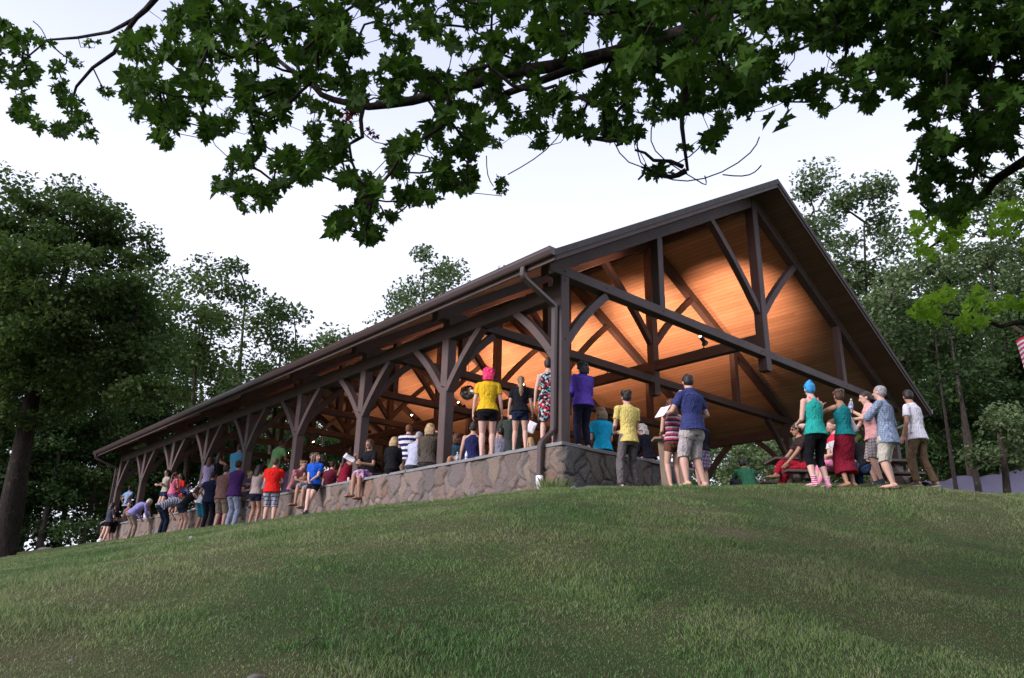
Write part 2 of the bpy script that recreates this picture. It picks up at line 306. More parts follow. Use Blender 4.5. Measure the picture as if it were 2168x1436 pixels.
# ------------------------------------------------------------------ pavilion
W, S, PW, OG, OE, K = 14.17, 3.3245, .224, .69, .82, .578
L = 8*S+PW; CX = W/2
def zc(x): return 3.40+K*(x if x < CX else W-x)
pav = tag(empty('pavilion', (0, 0, 0)), 'long open timber frame pavilion with brown gable roof and glowing wooden ceiling', 'pavilion')
def arch(p, q, corner, bow=.13, n=7):            # bent brace line from p to q, bowed towards 'corner'
    p, q, c = (np.array(a, float) for a in (p, q, corner)); m = (p+q)/2; d = c-m; d /= np.linalg.norm(d); c1 = m+d*bow*2
    return [(1-t)**2*p+2*t*(1-t)*c1+t*t*q for t in np.linspace(0, 1, n)]
def bolts(part, pts, axis):
    for p in pts:
        b = MB(); a = np.array(p, float); e = a.copy(); e[axis] -= .018; b.tube([a, e], .014, 8); sub(b, 'bolt', M['bolt'], part)
for k in range(9):
    y = k*S; yc = y+PW/2
    for side in (0, 1):
        x0 = 0 if side == 0 else W-PW; wall = side == 0; z0 = 0.004 if wall else -.66
        b = MB(); b.bar((x0+PW/2, yc, z0), (x0+PW/2, yc, 3.104), (1, 0, 0), PW, PW, .012); post = b.build('post', M['timber2'], pav)
        if not wall:
            b = MB(); b.bar((x0+PW/2, yc, -1.0), (x0+PW/2, yc, -.655), (1, 0, 0), .42, .42, .02); b.build('post_footing', M['slab'], pav)
        bolts(post, [(x0, yc-.03, 1.64), (x0, yc+.03, 1.66)] if side == 0 else [(x0, yc, 1.65)], 0)
        if k == 0: bolts(post, [(x0+PW/2, y, 3.03), (x0+PW/2, y, 1.9)], 1)
        # knee brace to the tie beam
        sgn = 1 if side == 0 else -1; xi = PW if side == 0 else W-PW
        b = MB(); b.curved(arch((xi-.03*sgn, yc, 1.86), (xi+1.08*sgn, yc, 3.07), (xi, yc, 3.1), .06), 1, .15, .15); b.build('knee_brace', M['timber0'], pav)
        for d in (-1, 1):                        # braces to the long plate
            if (k == 0 and d < 0) or (k == 8 and d > 0): continue
            ys = y+PW-.03 if d > 0 else y+.03
            b = MB(); b.curved(arch((x0+PW/2-.02*(1 if side == 0 else -1), ys, 1.58), (x0+PW/2-.02*(1 if side == 0 else -1), ys+d*1.06, 2.70), (x0+PW/2, ys, 2.7), .055), 0, .17, .14)
            b.build('plate_brace', M['timber1'], pav)
    b = MB(); b.prism([(-.28, 3.106), (W+.28, 3.106), (W+.28, 3.225), (W+.17, 3.29), (W+.1, 3.3), (-.1, 3.3), (-.17, 3.29), (-.28, 3.225)], 1, y, y+PW)
    tie = b.build('tie_beam', M['timber0'], pav, bevel=.008)
    if k < 3: bolts(tie, [(.11, y, 3.2), (1.25, y, 3.2), (3.02, y, 3.2), (CX-.34, y, 3.17), (CX-.24, y, 3.22), (CX+.24, y, 3.22), (CX+.34, y, 3.17), (W-3.02, y, 3.2)], 1)
    b = MB(); b.bar((CX, yc, 2.78), (CX, yc, zc(CX)-.12), (1, 0, 0), PW+.006, PW+.006, .01); king = b.build('king_post', M['timber2'], pav)
    for sg in (-1, 1):
        e = CX+sg*(CX+.30)
        b = MB(); b.prism([(CX, zc(CX)), (e, 3.40-K*.30), (e, 3.40-K*.30-.20), (CX, zc(CX)-.29)] if sg < 0 else [(CX, zc(CX)), (CX, zc(CX)-.29), (e, 3.40-K*.30-.20), (e, 3.40-K*.30)], 1, y+.014, y+PW-.014)
        b.v = [(vx+(.0), vy, vz-.004) for vx, vy, vz in b.v]; b.build('rafter', M['timber0'], pav)
        b = MB(); b.curved(arch((CX+sg*.09, yc, 4.28), (CX+sg*1.95, yc, zc(CX+sg*1.95)-.24), (CX+sg*.1, yc, 6.3), .06), 1, .15, .16); b.build('king_brace', M['timber2'], pav)
        xq = CX+sg*(CX-3.02)
        b = MB(); b.bar((xq, yc, 3.29), (xq, yc, zc(xq)-.22), (1, 0, 0), .18, .19, .008); b.build('strut', M['timber2'], pav)
    if k < 8:
        b = MB(); b.box((CX-.09, y+PW-.02, 3.46), (CX+.09, y+S+.02, 3.73)); b.build('collar_beam', M['timber1'], pav, bevel=.008)
for side in (0, 1):
    x0 = 0 if side == 0 else W-PW
    b = MB(); b.box((x0-.005, .012, 2.68), (x0+PW+.005, L-.012, 2.96)); b.build('long_plate', M['timber1'], pav, bevel=.01)
b = MB(); b.box((CX-.08, .0, zc(CX)-.36), (CX+.08, L, zc(CX)-.09)); b.build('ridge_beam', M['timber1'], pav)
Y0, Y1 = -OG, L+OG
for sg in (-1, 1):
    e = CX+sg*(CX+OE); ze = 3.40-K*OE
    b = MB(); b.prism([(CX, zc(CX)), (e, ze), (e, ze+.03), (CX, zc(CX)+.03)][::sg], 1, .004, L-.004); b.build('ceiling', M['ceiling'], pav)
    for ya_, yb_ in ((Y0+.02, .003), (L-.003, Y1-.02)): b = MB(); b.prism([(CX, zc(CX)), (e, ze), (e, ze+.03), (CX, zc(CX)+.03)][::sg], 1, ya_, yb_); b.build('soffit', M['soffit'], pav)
    b = MB(); n = 1
    b.prism([(CX, zc(CX)+.06), (e-sg*-.03, ze-K*.03+.06), (e-sg*-.03, ze-K*.03+.183), (CX, zc(CX)+.20)][::sg], 1, Y0-.03, Y1+.03)
    for i in range(0):                           # courses of shingles, each lapping the one below
        t0, t1 = i/n, (i+1)/n+.004
        xa, xb = e+(CX-e)*t0-(0.03 if sg < 0 else -.03)*(i == 0), e+(CX-e)*min(1, t1)
        za, zb_ = ze+K*abs(xa-e)*(1 if i else -1), ze+K*abs(xb-e)
        b.prism([(xa, za+.06), (xb, zb_+.06), (xb, zb_+.180), (xa, za+.190)][::sg], 1, Y0-.03, Y1+.03)
    b.build('roof', M['shingle'], pav)
    for yy in (Y0, Y1-.035):
        b = MB(); b.prism([(CX, zc(CX)-.03), (e, ze-.03), (e, ze+.115), (CX, zc(CX)+.115)][::sg], 1, yy, yy+.035)
        o = -.018 if yy < 0 else .018
        b.prism([(CX, zc(CX)+.10), (e, ze+.10), (e, ze+.165), (CX, zc(CX)+.165)][::sg], 1, yy+min(0, o), yy+.035+max(0, o)); b.build('rake_board', M['timber0'], pav)
    s_ = sg; gxx = e
    b = MB(); b.box((min(gxx, gxx+s_*.025), Y0+.01, ze-.03), (max(gxx, gxx+s_*.025), Y1-.01, ze+.13)); b.build('fascia_board', M['timber1'], pav)
    b = MB(); g0 = gxx+s_*.027
    prof = [(g0, 3.10), (g0, 2.965), (g0+s_*.085, 2.965), (g0+s_*.10, 2.985), (g0+s_*.125, 3.05), (g0+s_*.125, 3.10), (g0+s_*.112, 3.10), (g0+s_*.112, 3.055), (g0+s_*.08, 2.975), (g0+s_*.01, 2.975), (g0+s_*.01, 3.10)]
    b.prism(prof if sg > 0 else prof[::-1], 1, Y0-.02, Y1+.02)
    for yy in (Y0-.022, Y1+.02): b.prism([(g0, 3.10), (g0, 2.965), (g0+s_*.1, 2.98), (g0+s_*.125, 3.05), (g0+s_*.125, 3.10)][::sg], 1, yy, yy+.004)
    b.box((min(g0+s_*.118, g0+s_*.132), Y0-.02, 3.095), (max(g0+s_*.118, g0+s_*.132), Y1+.02, 3.108)); b.build('gutter', M['gutter'], pav)
def spout(path, pvc):
    b = MB(); b.curved(path, 1, .105, .078); d = b.build('downspout', M['gutter'], pav, bevel=.012)
    if pvc: q = MB(); q.tube([pvc, (pvc[0], pvc[1], pvc[2]-.11), (pvc[0], pvc[1], pvc[2]-.12), (pvc[0], pvc[1], pvc[2]-.6)], [.062, .062, .054, .054], 16); sub(q, 'drain_pipe', M['pvc'], d, smooth=True)
    return d
def smooth_path(p, r=.07):
    p = [np.array(a, float) for a in p]; o = [p[0]]
    for a, b_, c in zip(p[:-2], p[1:-1], p[2:]):
        u = a-b_; u /= np.linalg.norm(u); v = c-b_; v /= np.linalg.norm(v); s0, s1 = b_+u*r, b_+v*r
        o += [(1-t)**2*s0+2*t*(1-t)*b_+t*t*s1 for t in (0, .33, .67, 1)]
    return o+[p[-1]]
spout(smooth_path([(-.90, .02, 2.98), (-.90, .04, 2.80), (-.06, .10, 2.50), (-.06, .13, .24), (-.27, .22, .02), (-.27, .24, -.60)]), (-.27, .24, -.53))
spout(smooth_path([(-.90, L+.42, 2.98), (-.90, L+.42, 2.80), (-.06, L+.16, 2.45), (-.06, L+.14, .24), (-.27, L+.3, .05), (-.27, L+.32, -.75)]), None)
spout(smooth_path([(W+.90, .02, 2.98), (W+.90, .04, 2.80), (W+.06, .12, 2.50), (W+.06, .12, -.6)]), None)
# floor
b = MB(); b.box((.3, .3, -1.0), (W+.3, L+.3, -.70)); tag(b.build('floor', M['slab']), kind='structure')

# ------------------------------------------------------------------ stone wall
wl = tag(empty('stone_wall', (-.15, -.15, -.8)), 'low fieldstone wall with bluestone cap under the posts', 'wall')
def stone_face():
    Ltot = L+.6; G = 3.55; zs = np.arange(-1.3, -.055, .022); us = np.arange(-Ltot, G+.011, .022)
    U, Zz = np.meshgrid(us, zs, indexing='ij'); P = np.stack([U.ravel(), Zz.ravel()], 1)
    sd_ = []; g = .225
    for i in range(int((Ltot+G)/g)+2):
        for j in range(6):
            if rng.random() < .14: continue
            sd_.append((-Ltot+(i+.5*(j % 2)+rng.uniform(-.38, .38))*g, -1.35+(j+rng.uniform(-.36, .36))*g*.82))
    sd_ = np.array(sd_); sc_ = rng.uniform(.8, 1.25, len(sd_)); ang = rng.uniform(0, np.pi, len(sd_))
    wp = np.stack([P[:, 0]+.035*np.sin(P[:, 1]*17+P[:, 0]*6), P[:, 1]+.03*np.sin(P[:, 0]*14)], 1)
    n = len(P); F1 = np.full(n, 9.); F2 = np.full(n, 9.); ID = np.zeros(n, int)
    order = np.argsort(sd_[:, 0])
    for q in order:
        lo = np.searchsorted(us, sd_[q, 0]-1.0)*len(zs); hi = np.searchsorted(us, sd_[q, 0]+1.0)*len(zs)
        d = wp[lo:hi]-sd_[q]; c, s_ = math.cos(ang[q]), math.sin(ang[q]); a = d[:, 0]*c+d[:, 1]*s_; b_ = -d[:, 0]*s_+d[:, 1]*c
        dd = np.sqrt((a*1.15)**2+(b_*.9)**2)*sc_[q]; f1 = F1[lo:hi]; f2 = F2[lo:hi]; m_ = dd < f1
        f2[:] = np.where(m_, f1, np.minimum(f2, dd)); ID[lo:hi][m_] = q; f1[:] = np.where(m_, dd, f1)
    edge = np.clip((F2-F1)/.055, 0, 1); prot = rng.uniform(0, .045, len(sd_)); tx = rng.uniform(-.07, .07, (len(sd_), 2))
    rel = edge**.5*(.03+prot[ID]+((wp-sd_[ID])*tx[ID]).sum(1))+.004*np.sin(P[:, 0]*61+5*np.sin(P[:, 1]*47))
    pal = np.array([(.30, .225, .19), (.33, .26, .21), (.23, .205, .205), (.21, .20, .225), (.33, .19, .125), (.27, .225, .21), (.36, .30, .25), (.25, .19, .17), (.20, .185, .185)])
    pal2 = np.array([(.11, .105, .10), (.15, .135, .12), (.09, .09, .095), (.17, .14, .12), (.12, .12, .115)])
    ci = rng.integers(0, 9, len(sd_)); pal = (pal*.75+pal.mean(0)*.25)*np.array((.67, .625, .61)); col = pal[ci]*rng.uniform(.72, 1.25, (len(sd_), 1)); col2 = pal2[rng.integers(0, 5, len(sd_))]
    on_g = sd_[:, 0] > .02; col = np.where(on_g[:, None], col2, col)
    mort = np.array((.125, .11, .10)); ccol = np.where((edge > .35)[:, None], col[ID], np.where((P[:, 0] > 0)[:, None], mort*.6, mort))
    out_ = -.15-rel; X_ = np.where(P[:, 0] < 0, out_, P[:, 0]-.15); Y_ = np.where(P[:, 0] < 0, -P[:, 0]-.15, out_)
    near = np.abs(P[:, 0]) < .012; X_ = np.where(near, -.17, X_); Y_ = np.where(near, -.17, Y_)
    Vv = np.stack([X_, Y_, P[:, 1]], 1); nu, nz = len(us), len(zs)
    a_, c_ = np.meshgrid(np.arange(nu-1), np.arange(nz-1), indexing='ij'); q0 = (a_*nz+c_).ravel(); Fc = np.stack([q0, q0+nz, q0+nz+1, q0+1], 1)
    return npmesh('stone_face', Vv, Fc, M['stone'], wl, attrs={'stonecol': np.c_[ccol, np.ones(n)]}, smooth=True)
stone_face()
b = MB(); b.box((-.145, -.145, -1.3), (.36, L+.44, -.06)); b.box((.36, -.145, -1.3), (3.38, .34, -.06)); b.build('wall_core', M['stone'], wl)
def slab(poly, z0, z1): 
    b = MB(); b.prism(poly, 2, z0, z1); return b.build('cap_stone', M['cap'], wl, bevel=.006)
yy = -.21; i = 0
def jg(a): return a+rnd.uniform(-.018, .018)
while yy < L+.5:
    l_ = min(rnd.uniform(.75, 1.5), L+.52-yy); x0, x1 = -.215, .43; zt = 0.0 if i == 0 else -rnd.uniform(0, .006)
    pl = [(x1, yy), (x1, yy+l_-.012)]+[(jg(x0), yy+l_-.012-(l_-.012)*t) for t in (0, .2, .38, .6, .8, 1)]
    slab(pl[::-1], -.058-rnd.uniform(0, .006), zt); yy += l_; i += 1
xx = .442
while xx < 3.45:
    l_ = min(rnd.uniform(.7, 1.1), 3.5-xx); pl = [(xx+l_-.01, .40), (xx, .40)]+[(xx+(l_-.01)*t, jg(-.205)) for t in (0, .25, .5, .75, 1)]
    slab(pl, -.058-rnd.uniform(0, .006), -rnd.uniform(0, .006)); xx += l_

# ------------------------------------------------------------------ lamps of the pavilion
def mat_glow(name, col, st):
    n = NT(name); e = n.n('ShaderNodeEmission'); e.inputs[0].default_value = tuple(col)+(1,); e.inputs[1].default_value = st; n.l(e.outputs[0], n.o.inputs[0]); return n.m
M['glow'] = mat_glow('lit_bulb', (1.0, .72, .5), 30)
def spot_head(fx, c, d, lit, energy):
    c = np.array(c, float); d = np.array(d, float); d /= np.linalg.norm(d)
    b = MB(); b.cap(c-d*.10, .045, c-d*.02, .06, ends=False, n=16); b.cap(c-d*.02, .06, c+d*.07, .072, ends=False, n=16); b.tube([c-d*.05, (c[0], c[1], 3.86)], .012, 6); h = b.build('lamp_head', M['black_metal'], fx, smooth=False)
    if lit:
        q = MB(); q.ball(c+d*.075, .032, n=12, m=6); sub(q, 'bulb', M['glow'], h, smooth=True)
        li = bpy.data.lights.new('lamp_light', 'SPOT'); li.energy = energy; li.color = (1.0, .50, .30); li.spot_size = math.radians(72 if fx.location.y < 3 else 90); li.spot_blend = 1.0; li.shadow_soft_size = .06
        lo = bpy.data.objects.new('lamp_light', li); COL.objects.link(lo); lo.parent = fx; lo.location = tuple(c+d*.16-np.array(fx.location)); lo.rotation_euler = (-Vector(d)).to_track_quat('Z', 'Y').to_euler()
LAMPS = [(0, 1.79), (1, 5.1), (2, 8.6), (3, 12.0), (4, 14.9), (5, 18.4), (6, 22.8), (7, 26.0)]
lname = ['lamp pair above the navy shirt man, nearest the gable', 'lamp pair on the ridge beam of the second bay', 'lamp pair on the ridge beam of the third bay', 'lit lamp beside the mirror ball', 'lit lamp just above the red haired boy', 'lamp pair in the sixth bay from the gable', 'lit lamp above the girl in the blue shirt', 'lit lamp farthest from the gable']
for (k, y), nm in zip(LAMPS, lname):
    fx = tag(empty('spotlight_fixture', (CX, y, 3.73)), 'black twin '+nm, 'spotlight', 'spotlights on the middle beams')
    b = MB(); b.tube([(CX, y, 3.73), (CX, y, 3.75)], .06, 12); b.tube([(CX, y, 3.75), (CX, y, 3.86)], .016, 8); b.build('mount', M['black_metal'], fx)
    e = [1000, 1150, 1120, 1050, 760, 460, 120, 30][k]
    spot_head(fx, (CX-.13, y-.05, 3.98), (-.72, .12 if k == 0 else -.05, .68), True, e*.8); spot_head(fx, (CX+.13, y+.05, 3.93), (.80, .14 if k == 0 else -.02, .60), True, e)

# ------------------------------------------------------------------ people
def mat_skin(nm, c):
    n = NT(nm); f = n.noise(n.coord(), 22, 3); c2 = n.mix(f, sc3(c, .88), sc3((c[0]*1.1, c[1]*1.02, c[2]), 1.0)); n.b.inputs['Subsurface Weight'].default_value = .08
    n.b.inputs['Subsurface Radius'].default_value = (.012, .004, .002); return n.fin(c2, .55, .35)
SKIN = {'fair': mat_skin('fair_skin', (.52, .33, .26)), 'pale': mat_skin('pale_skin', (.56, .37, .31)), 'tan': mat_skin('tan_skin', (.36, .20, .135)), 'brown': mat_skin('brown_skin', (.22, .115, .075))}
def mat_hair(nm, c):
    n = NT(nm); v = n.coord(scale=(34, 34, 4)); f = n.noise(v, 2.5, 4, .6, .5); n.bump(f, .7, .01)
    return n.fin(n.ramp(f, [(.3, sc3(c, .38)), (.55, c), (.78, sc3(c, 1.8))]), .5, .4)
HAIR = {k: mat_hair(k+'_hair', c) for k, c in dict(black=(.012, .010, .010), dark=(.030, .018, .013), brown=(.075, .042, .025), auburn=(.10, .035, .018), ginger=(.16, .055, .02), blonde=(.42, .29, .15), sandy=(.24, .15, .08), grey=(.30, .29, .30), white=(.55, .52, .48), pink=(.85, .03, .16), blue=(.02, .28, .62)).items()}
def mat_cloth(nm, c, pat=None, c2=(.02, .03, .10), per=.1, axis=2, c3=None):
    n = NT(nm); tc = n.n('ShaderNodeTexCoord'); sp = n.n('ShaderNodeSeparateXYZ'); n.l(tc.outputs['Object'], sp.inputs[0]); v = n.coord(); col = None
    fold = n.noise(n.coord(scale=(5, 5, 3.2)), 2.2, 3, .5, 1.6); weave = n.noise(v, 160, 2)
    def band(ax, per_, duty):
        return n.math('LESS_THAN', n.math('FRACT', n.math('MULTIPLY', sp.outputs[ax], 1/per_)), duty)
    if pat is None: col = n.mix(n.noise(v, 6), sc3(c, .9), sc3(c, 1.08))
    elif pat == 'stripe': col = n.mix(band(axis, per, .5 if c3 is None else .38), c, c2)
    if pat == 'stripe' and c3 is not None: col = n.mix(n.math('GREATER_THAN', n.math('FRACT', n.math('MULTIPLY', sp.outputs[axis], 1/per)), .72), col, c3)
    elif pat == 'plaid':
        a = band(2, per, .4); b_ = n.math('LESS_THAN', n.math('FRACT', n.math('MULTIPLY', n.math('ADD', sp.outputs[0], n.math('MULTIPLY', sp.outputs[1], .7)), 1/per)), .4)
        col = n.mix(n.math('MULTIPLY', n.math('ADD', a, b_), .5), c, c2)
        if c3 is not None: col = n.mix(n.math('MULTIPLY', band(2, per, .12), .7), col, c3)
    elif pat == 'floral':
        vo = n.n('ShaderNodeTexVoronoi'); vo.inputs['Scale'].default_value = 1/per; n.l(v, vo.inputs['Vector']); wn = n.n('ShaderNodeTexWhiteNoise'); n.l(vo.outputs['Color'], wn.inputs[0])
        col = n.ramp(wn.outputs[0], [(0, c), (.3, c2), (.5, c3 or (.5, .1, .1)), (.65, sc3(c, 1.4)), (.85, (.55, .5, .5))], 'CONSTANT')
    elif pat == 'dye':
        f = n.noise(v, 5.5, 2, .5, .8); col = n.ramp(f, [(.3, (.75, .60, .02)), (.42, (.65, .03, .05)), (.5, (.35, .05, .40)), (.58, (.04, .30, .65)), (.7, (.70, .75, .85))])
    n.bump(n.math('ADD', n.math('MULTIPLY', fold, 1.0), n.math('MULTIPLY', weave, .04)), .9, .06)
    return n.fin(col, .88, .15)
CL = {}
def cloth(c, pat=None, **k):
    key = str((c, pat, k))
    if key not in CL: CL[key] = mat_cloth('cloth', c, pat, **k)
    return CL[key]
M['sole'] = mat_plain('shoe_rubber', (.45, .45, .45), .7); M['shoe_dark'] = mat_plain('shoe_canvas', (.03, .035, .06), .7); M['shoe_brown'] = mat_plain('shoe_leather', (.06, .035, .02), .6)
M['eye'] = mat_plain('eyes', (.02, .015, .012), .25, .5); M['lips'] = mat_plain('lips', (.33, .11, .10), .5)
TX = bpy.data.textures.new('cloth_folds', 'CLOUDS'); TX.noise_scale = .17; TX.noise_depth = 2
TH = bpy.data.textures.new('hair_clumps', 'CLOUDS'); TH.noise_scale = .035; TH.noise_depth = 2
PEOPLE = []; BAKE = []
def nrm(a): a = np.array(a, float); return a/(np.linalg.norm(a)+1e-9)
def ik(a, b, l1, l2, pole):
    a = np.array(a, float); b = np.array(b, float); d = b-a; D = np.linalg.norm(d); mx_ = (l1+l2)*.998
    if D > mx_: b = a+d/D*mx_; d = b-a; D = mx_
    x = (l1*l1-l2*l2+D*D)/(2*D); hh = math.sqrt(max(0, l1*l1-x*x)); u = d/D; p = np.array(pole, float); p = nrm(p-u*np.dot(p, u))
    return a+u*x+p*hh, b
def finish(mb, name, m, root, vox, disp=0, tex=None, sm=4):
    mb.local = True; o = mb.build(name, m, root, smooth=True); r = o.modifiers.new('r', 'REMESH'); r.mode = 'VOXEL'; r.voxel_size = vox; r.use_smooth_shade = True
    s_ = o.modifiers.new('s', 'SMOOTH'); s_.factor = .5; s_.iterations = sm
    if disp: d = o.modifiers.new('d', 'DISPLACE'); d.texture = tex; d.strength = disp; d.mid_level = .5; d.texture_coords = 'LOCAL'
    BAKE.append(o); return o
def person(label, pos, face, h=1.7, pose='stand', top=('tee', (.5, .5, .5)), bottom=('pants', (.05, .05, .06)), hair=('short', 'dark'), skin='fair', shoes='bare', sex='f', bulk=1.0,
           feet=None, hands=None, lean=None, turn=0, nod=0, hip=None, det=.011, seat=None, knee=None, elbow=None, face_on=False, side=0, toes=None, curl=1.0, extra=None, cross=0):
    H = h; root = tag(empty('person', pos, math.radians(face-90)), label, 'person', 'people at the pavilion'); root['_p'] = 1; PEOPLE.append(root); del root['_p']
    ln = {'stand': 2, 'bend': 62, 'sit': 8, 'sitback': 6, 'lean': 4, 'kneeup': 12}.get(pose, 2) if lean is None else lean
    hp = np.array((0, 0, .515))*H if hip is None else np.array(hip)*H
    if pose in ('sit', 'sitback', 'kneeup') and hip is None: hp = np.array((0, 0, .06))*H
    f_l, f_r = (np.array((-.062, 0, .048)), np.array((.062, .02, .048)))
    if pose == 'sit': f_l, f_r = np.array((-.06, .24, -.17)), np.array((.05, .27, -.19))
    if pose == 'sitback': f_l, f_r = np.array((-.07, .27, -.20)), np.array((.07, .27, -.20))
    if pose == 'kneeup': f_l, f_r = np.array((-.06, .24, .05)), np.array((.06, .27, .05))
    if pose == 'bend': hp = hp+np.array((0, -.05, -.01))*H
    if feet is not None: f_l, f_r = np.array(feet[0], float), np.array(feet[1], float)
    f_l = f_l*H; f_r = f_r*H
    a = math.radians(ln); bk = bulk
    def spine(s):
        aa = a*(.75+.3*s); sd_ = math.radians(side)*s; d = np.array((math.sin(sd_), math.sin(aa), math.cos(aa))); return hp+d*(s*.325*H), nrm(np.array((math.sin(sd_)*.8, math.sin(a*(.75+.6*s)), math.cos(a*(.75+.6*s)))))
    U = np.array((1.0, 0, 0)); m_ = sex == 'm'
    prof = [(-.22, .055, .048), (-.10, .088, .066), (.02, .096, .070), (.15, .088, .062), (.32, .076 if m_ else .068, .056), (.5, .088 if m_ else .079, .063), (.68, .099 if m_ else .089, .068), (.82, .108 if m_ else .096, .064), (.93, .085, .048), (1.0, .045, .038), (1.08, .030, .032)]
    def ring(s, wa, wb, k=1.0, off=0):
        c, t = spine(s); u = nrm(U-t*np.dot(U, t)); v = np.cross(t, u); return (c, u, v, wa*H*k*(bk if s < .9 else 1)+off, wb*H*k*(bk if s < .9 else 1)+off)
    neck, tn = spine(1.0); shw = (.112 if m_ else .098)*H; cs, ts = spine(.86); us = nrm(U-ts*np.dot(U, ts)); fs_ = np.cross(ts, us)*-1
    fw = np.cross(us, ts); fw = fw if np.dot(fw, (0, 1, .0)) > -.1 else -fw
    fwd = nrm(np.cross(ts, us)); fwd = fwd if fwd[1]*math.cos(a)-fwd[2]*math.sin(a) > 0 else -fwd
    sL, sR = cs-us*shw, cs+us*shw
    hd = ((-.055, .03, -.30), (.055, .03, -.30)) if hands is None else hands
    def hv(side_, hh): return (sL if side_ < 0 else sR)+(us*hh[0]+fwd*hh[1]*1.0+np.array((0, 0, 1))*hh[2])*H if ln < 30 or hands is None else (sL if side_ < 0 else sR)+np.array(hh)*H
    wL, wR = hv(-1, hd[0]), hv(1, hd[1]); ep = elbow or ((-.6, -1, -.4), (.6, -1, -.4))
    eL, wL = ik(sL, wL, .165*H, .145*H, ep[0]); eR, wR = ik(sR, wR, .165*H, .145*H, ep[1])
    hL, hR = hp+np.array((-.052, 0, 0))*H, hp+np.array((.052, 0, 0))*H; kp = knee or ((0, 1, .1), (0, 1, .1))
    kL, aL = ik(hL, f_l, .245*H, .235*H, kp[0]); kR, aR = ik(hR, f_r, .245*H, .235*H, kp[1])
    # body
    low_ = .86 if bottom[0] else 1.0; tt0 = top[0]
    def shr(s): return (.84 if s < .25 else (.90 if s < .78 else (1.0 if tt0 in ('tank', 'halter', 'dress') else .93))) if s < .95 else 1.0
    b = MB(); b.rings([ring(s, x, y, shr(s)) for s, x, y in prof], 20)
    thk = 1.0 if bottom[0] in (None,) else .92
    sk = SKIN[skin]
    for S0, E0, W0 in ((sL, eL, wL), (sR, eR, wR)):
        b.cap(S0, .030*H*bk, E0, .021*H*bk); b.cap(E0, .022*H, W0, .0145*H); b.cap(S0, .031*H, cs*.5+S0*.5, .034*H)
    for H0, K0, A0 in ((hL, kL, aL), (hR, kR, aR)):
        b.cap(H0, .044*H*bk, H0+(K0-H0)*.3, .047*H*bk); b.cap(H0+(K0-H0)*.3, .047*H*bk, K0, .033*H); m0 = K0+(A0-K0)*.3+nrm(np.cross(np.cross(A0-K0, K0-H0), A0-K0))*(-.0)*H
        b.cap(K0, .031*H, m0, .0335*H*bk); b.cap(m0, .0335*H*bk, A0, .0185*H)
    td = toes or ((-.15, 1, -.05), (.15, 1, -.05))
    for A0, K0, t in ((aL, kL, td[0]), (aR, kR, td[1])):
        t = nrm(t); dn = nrm(A0-K0); dn = np.array((0, 0, -1.)) if abs(t[2]) < .4 else dn
        heel = A0+dn*.022*H-t*.025*H; ball_ = A0+dn*.030*H+t*.085*H; b.cap(heel, .019*H, A0+dn*.01*H, .020*H); b.cap(heel, .018*H, ball_, .016*H)
        sdv = nrm(np.cross(t, dn))
        if shoes in ('bare', 'flip'):
            for q in range(5): b.cap(ball_+sdv*(q-2)*.009*H, .0085*H, ball_+sdv*(q-2)*.011*H+t*(.028-.004*abs(q-1))*H, .0065*H, 8)
    # head, neck
    hu0 = nrm(ts); ht = math.radians(turn); nd = math.radians(nod)
    base = nrm(.35*ts+.65*np.array((0, 0, 1.))) if ln > 20 else nrm(ts*.5+np.array((0, 0, .5)))
    yv = nrm(np.array((math.sin(ht), math.cos(ht), 0))); yv = nrm(yv-base*np.dot(yv, base)); hz = nrm(base*math.cos(nd)+yv*math.sin(nd)); hy = nrm(yv*math.cos(nd)-base*math.sin(nd)); hx = np.cross(hy, hz)
    hc = neck+nrm(tn*.5+hz*.5)*.055*H+hz*.030*H+hy*.012*H
    b.cap(neck-tn*.02*H, .031*H*(1.15 if m_ else 1), hc-hz*.025*H, .028*H*(1.12 if m_ else 1))
    b.ball(hc+hz*.012*H, (.043*H, .055*H, .051*H), (hx, hy, hz), 16, 10); b.ball(hc-hz*.022*H+hy*.012*H, (.034*H, .040*H, .040*H), (hx, hy, hz))
    b.ball(hc-hz*.052*H+hy*.034*H, (.014*H, .012*H, .012*H), (hx, hy, hz))
    b.cap(hc+hz*.005*H+hy*.050*H, .0055*H, hc-hz*.016*H+hy*.064*H, .0085*H, 8)
    for sg in (-1, 1): b.ball(hc+hx*sg*.044*H-hz*.004*H-hy*.004*H, (.006*H, .011*H, .018*H), (hx, hy, hz), 8, 5)
    # hands
    for W0, E0, S0, sg in ((wL, eL, sL, -1), (wR, eR, sR, 1)):
        d = nrm(W0-E0); inn = nrm(-us*sg-d*np.dot(-us*sg, d)); wd = np.cross(d, inn); pc_ = W0+d*.026*H
        b.ball(pc_, (.0095*H, .024*H, .030*H), (inn, wd, d), 10, 6)
        for q in range(4):
            o0 = W0+d*.048*H+wd*(q-1.5)*.0115*H; ln_ = (.020, .024, .022, .017)[q]*H; d2 = nrm(d+inn*.45*curl); d3 = nrm(d+inn*1.3*curl); p1 = o0+d2*ln_
            b.cap(o0-d*.01*H, .0058*H, p1, .0054*H, 8); b.cap(p1, .0054*H, p1+d3*ln_*.9, .0046*H, 8)
        tb = W0+d*.016*H-wd*sg*.022*H+inn*.004*H; b.cap(tb, .007*H, tb+nrm(d-wd*sg*.7+inn*.3)*.026*H, .006*H, 8)
    body = finish(b, 'body', sk, root, det*.8, sm=2)
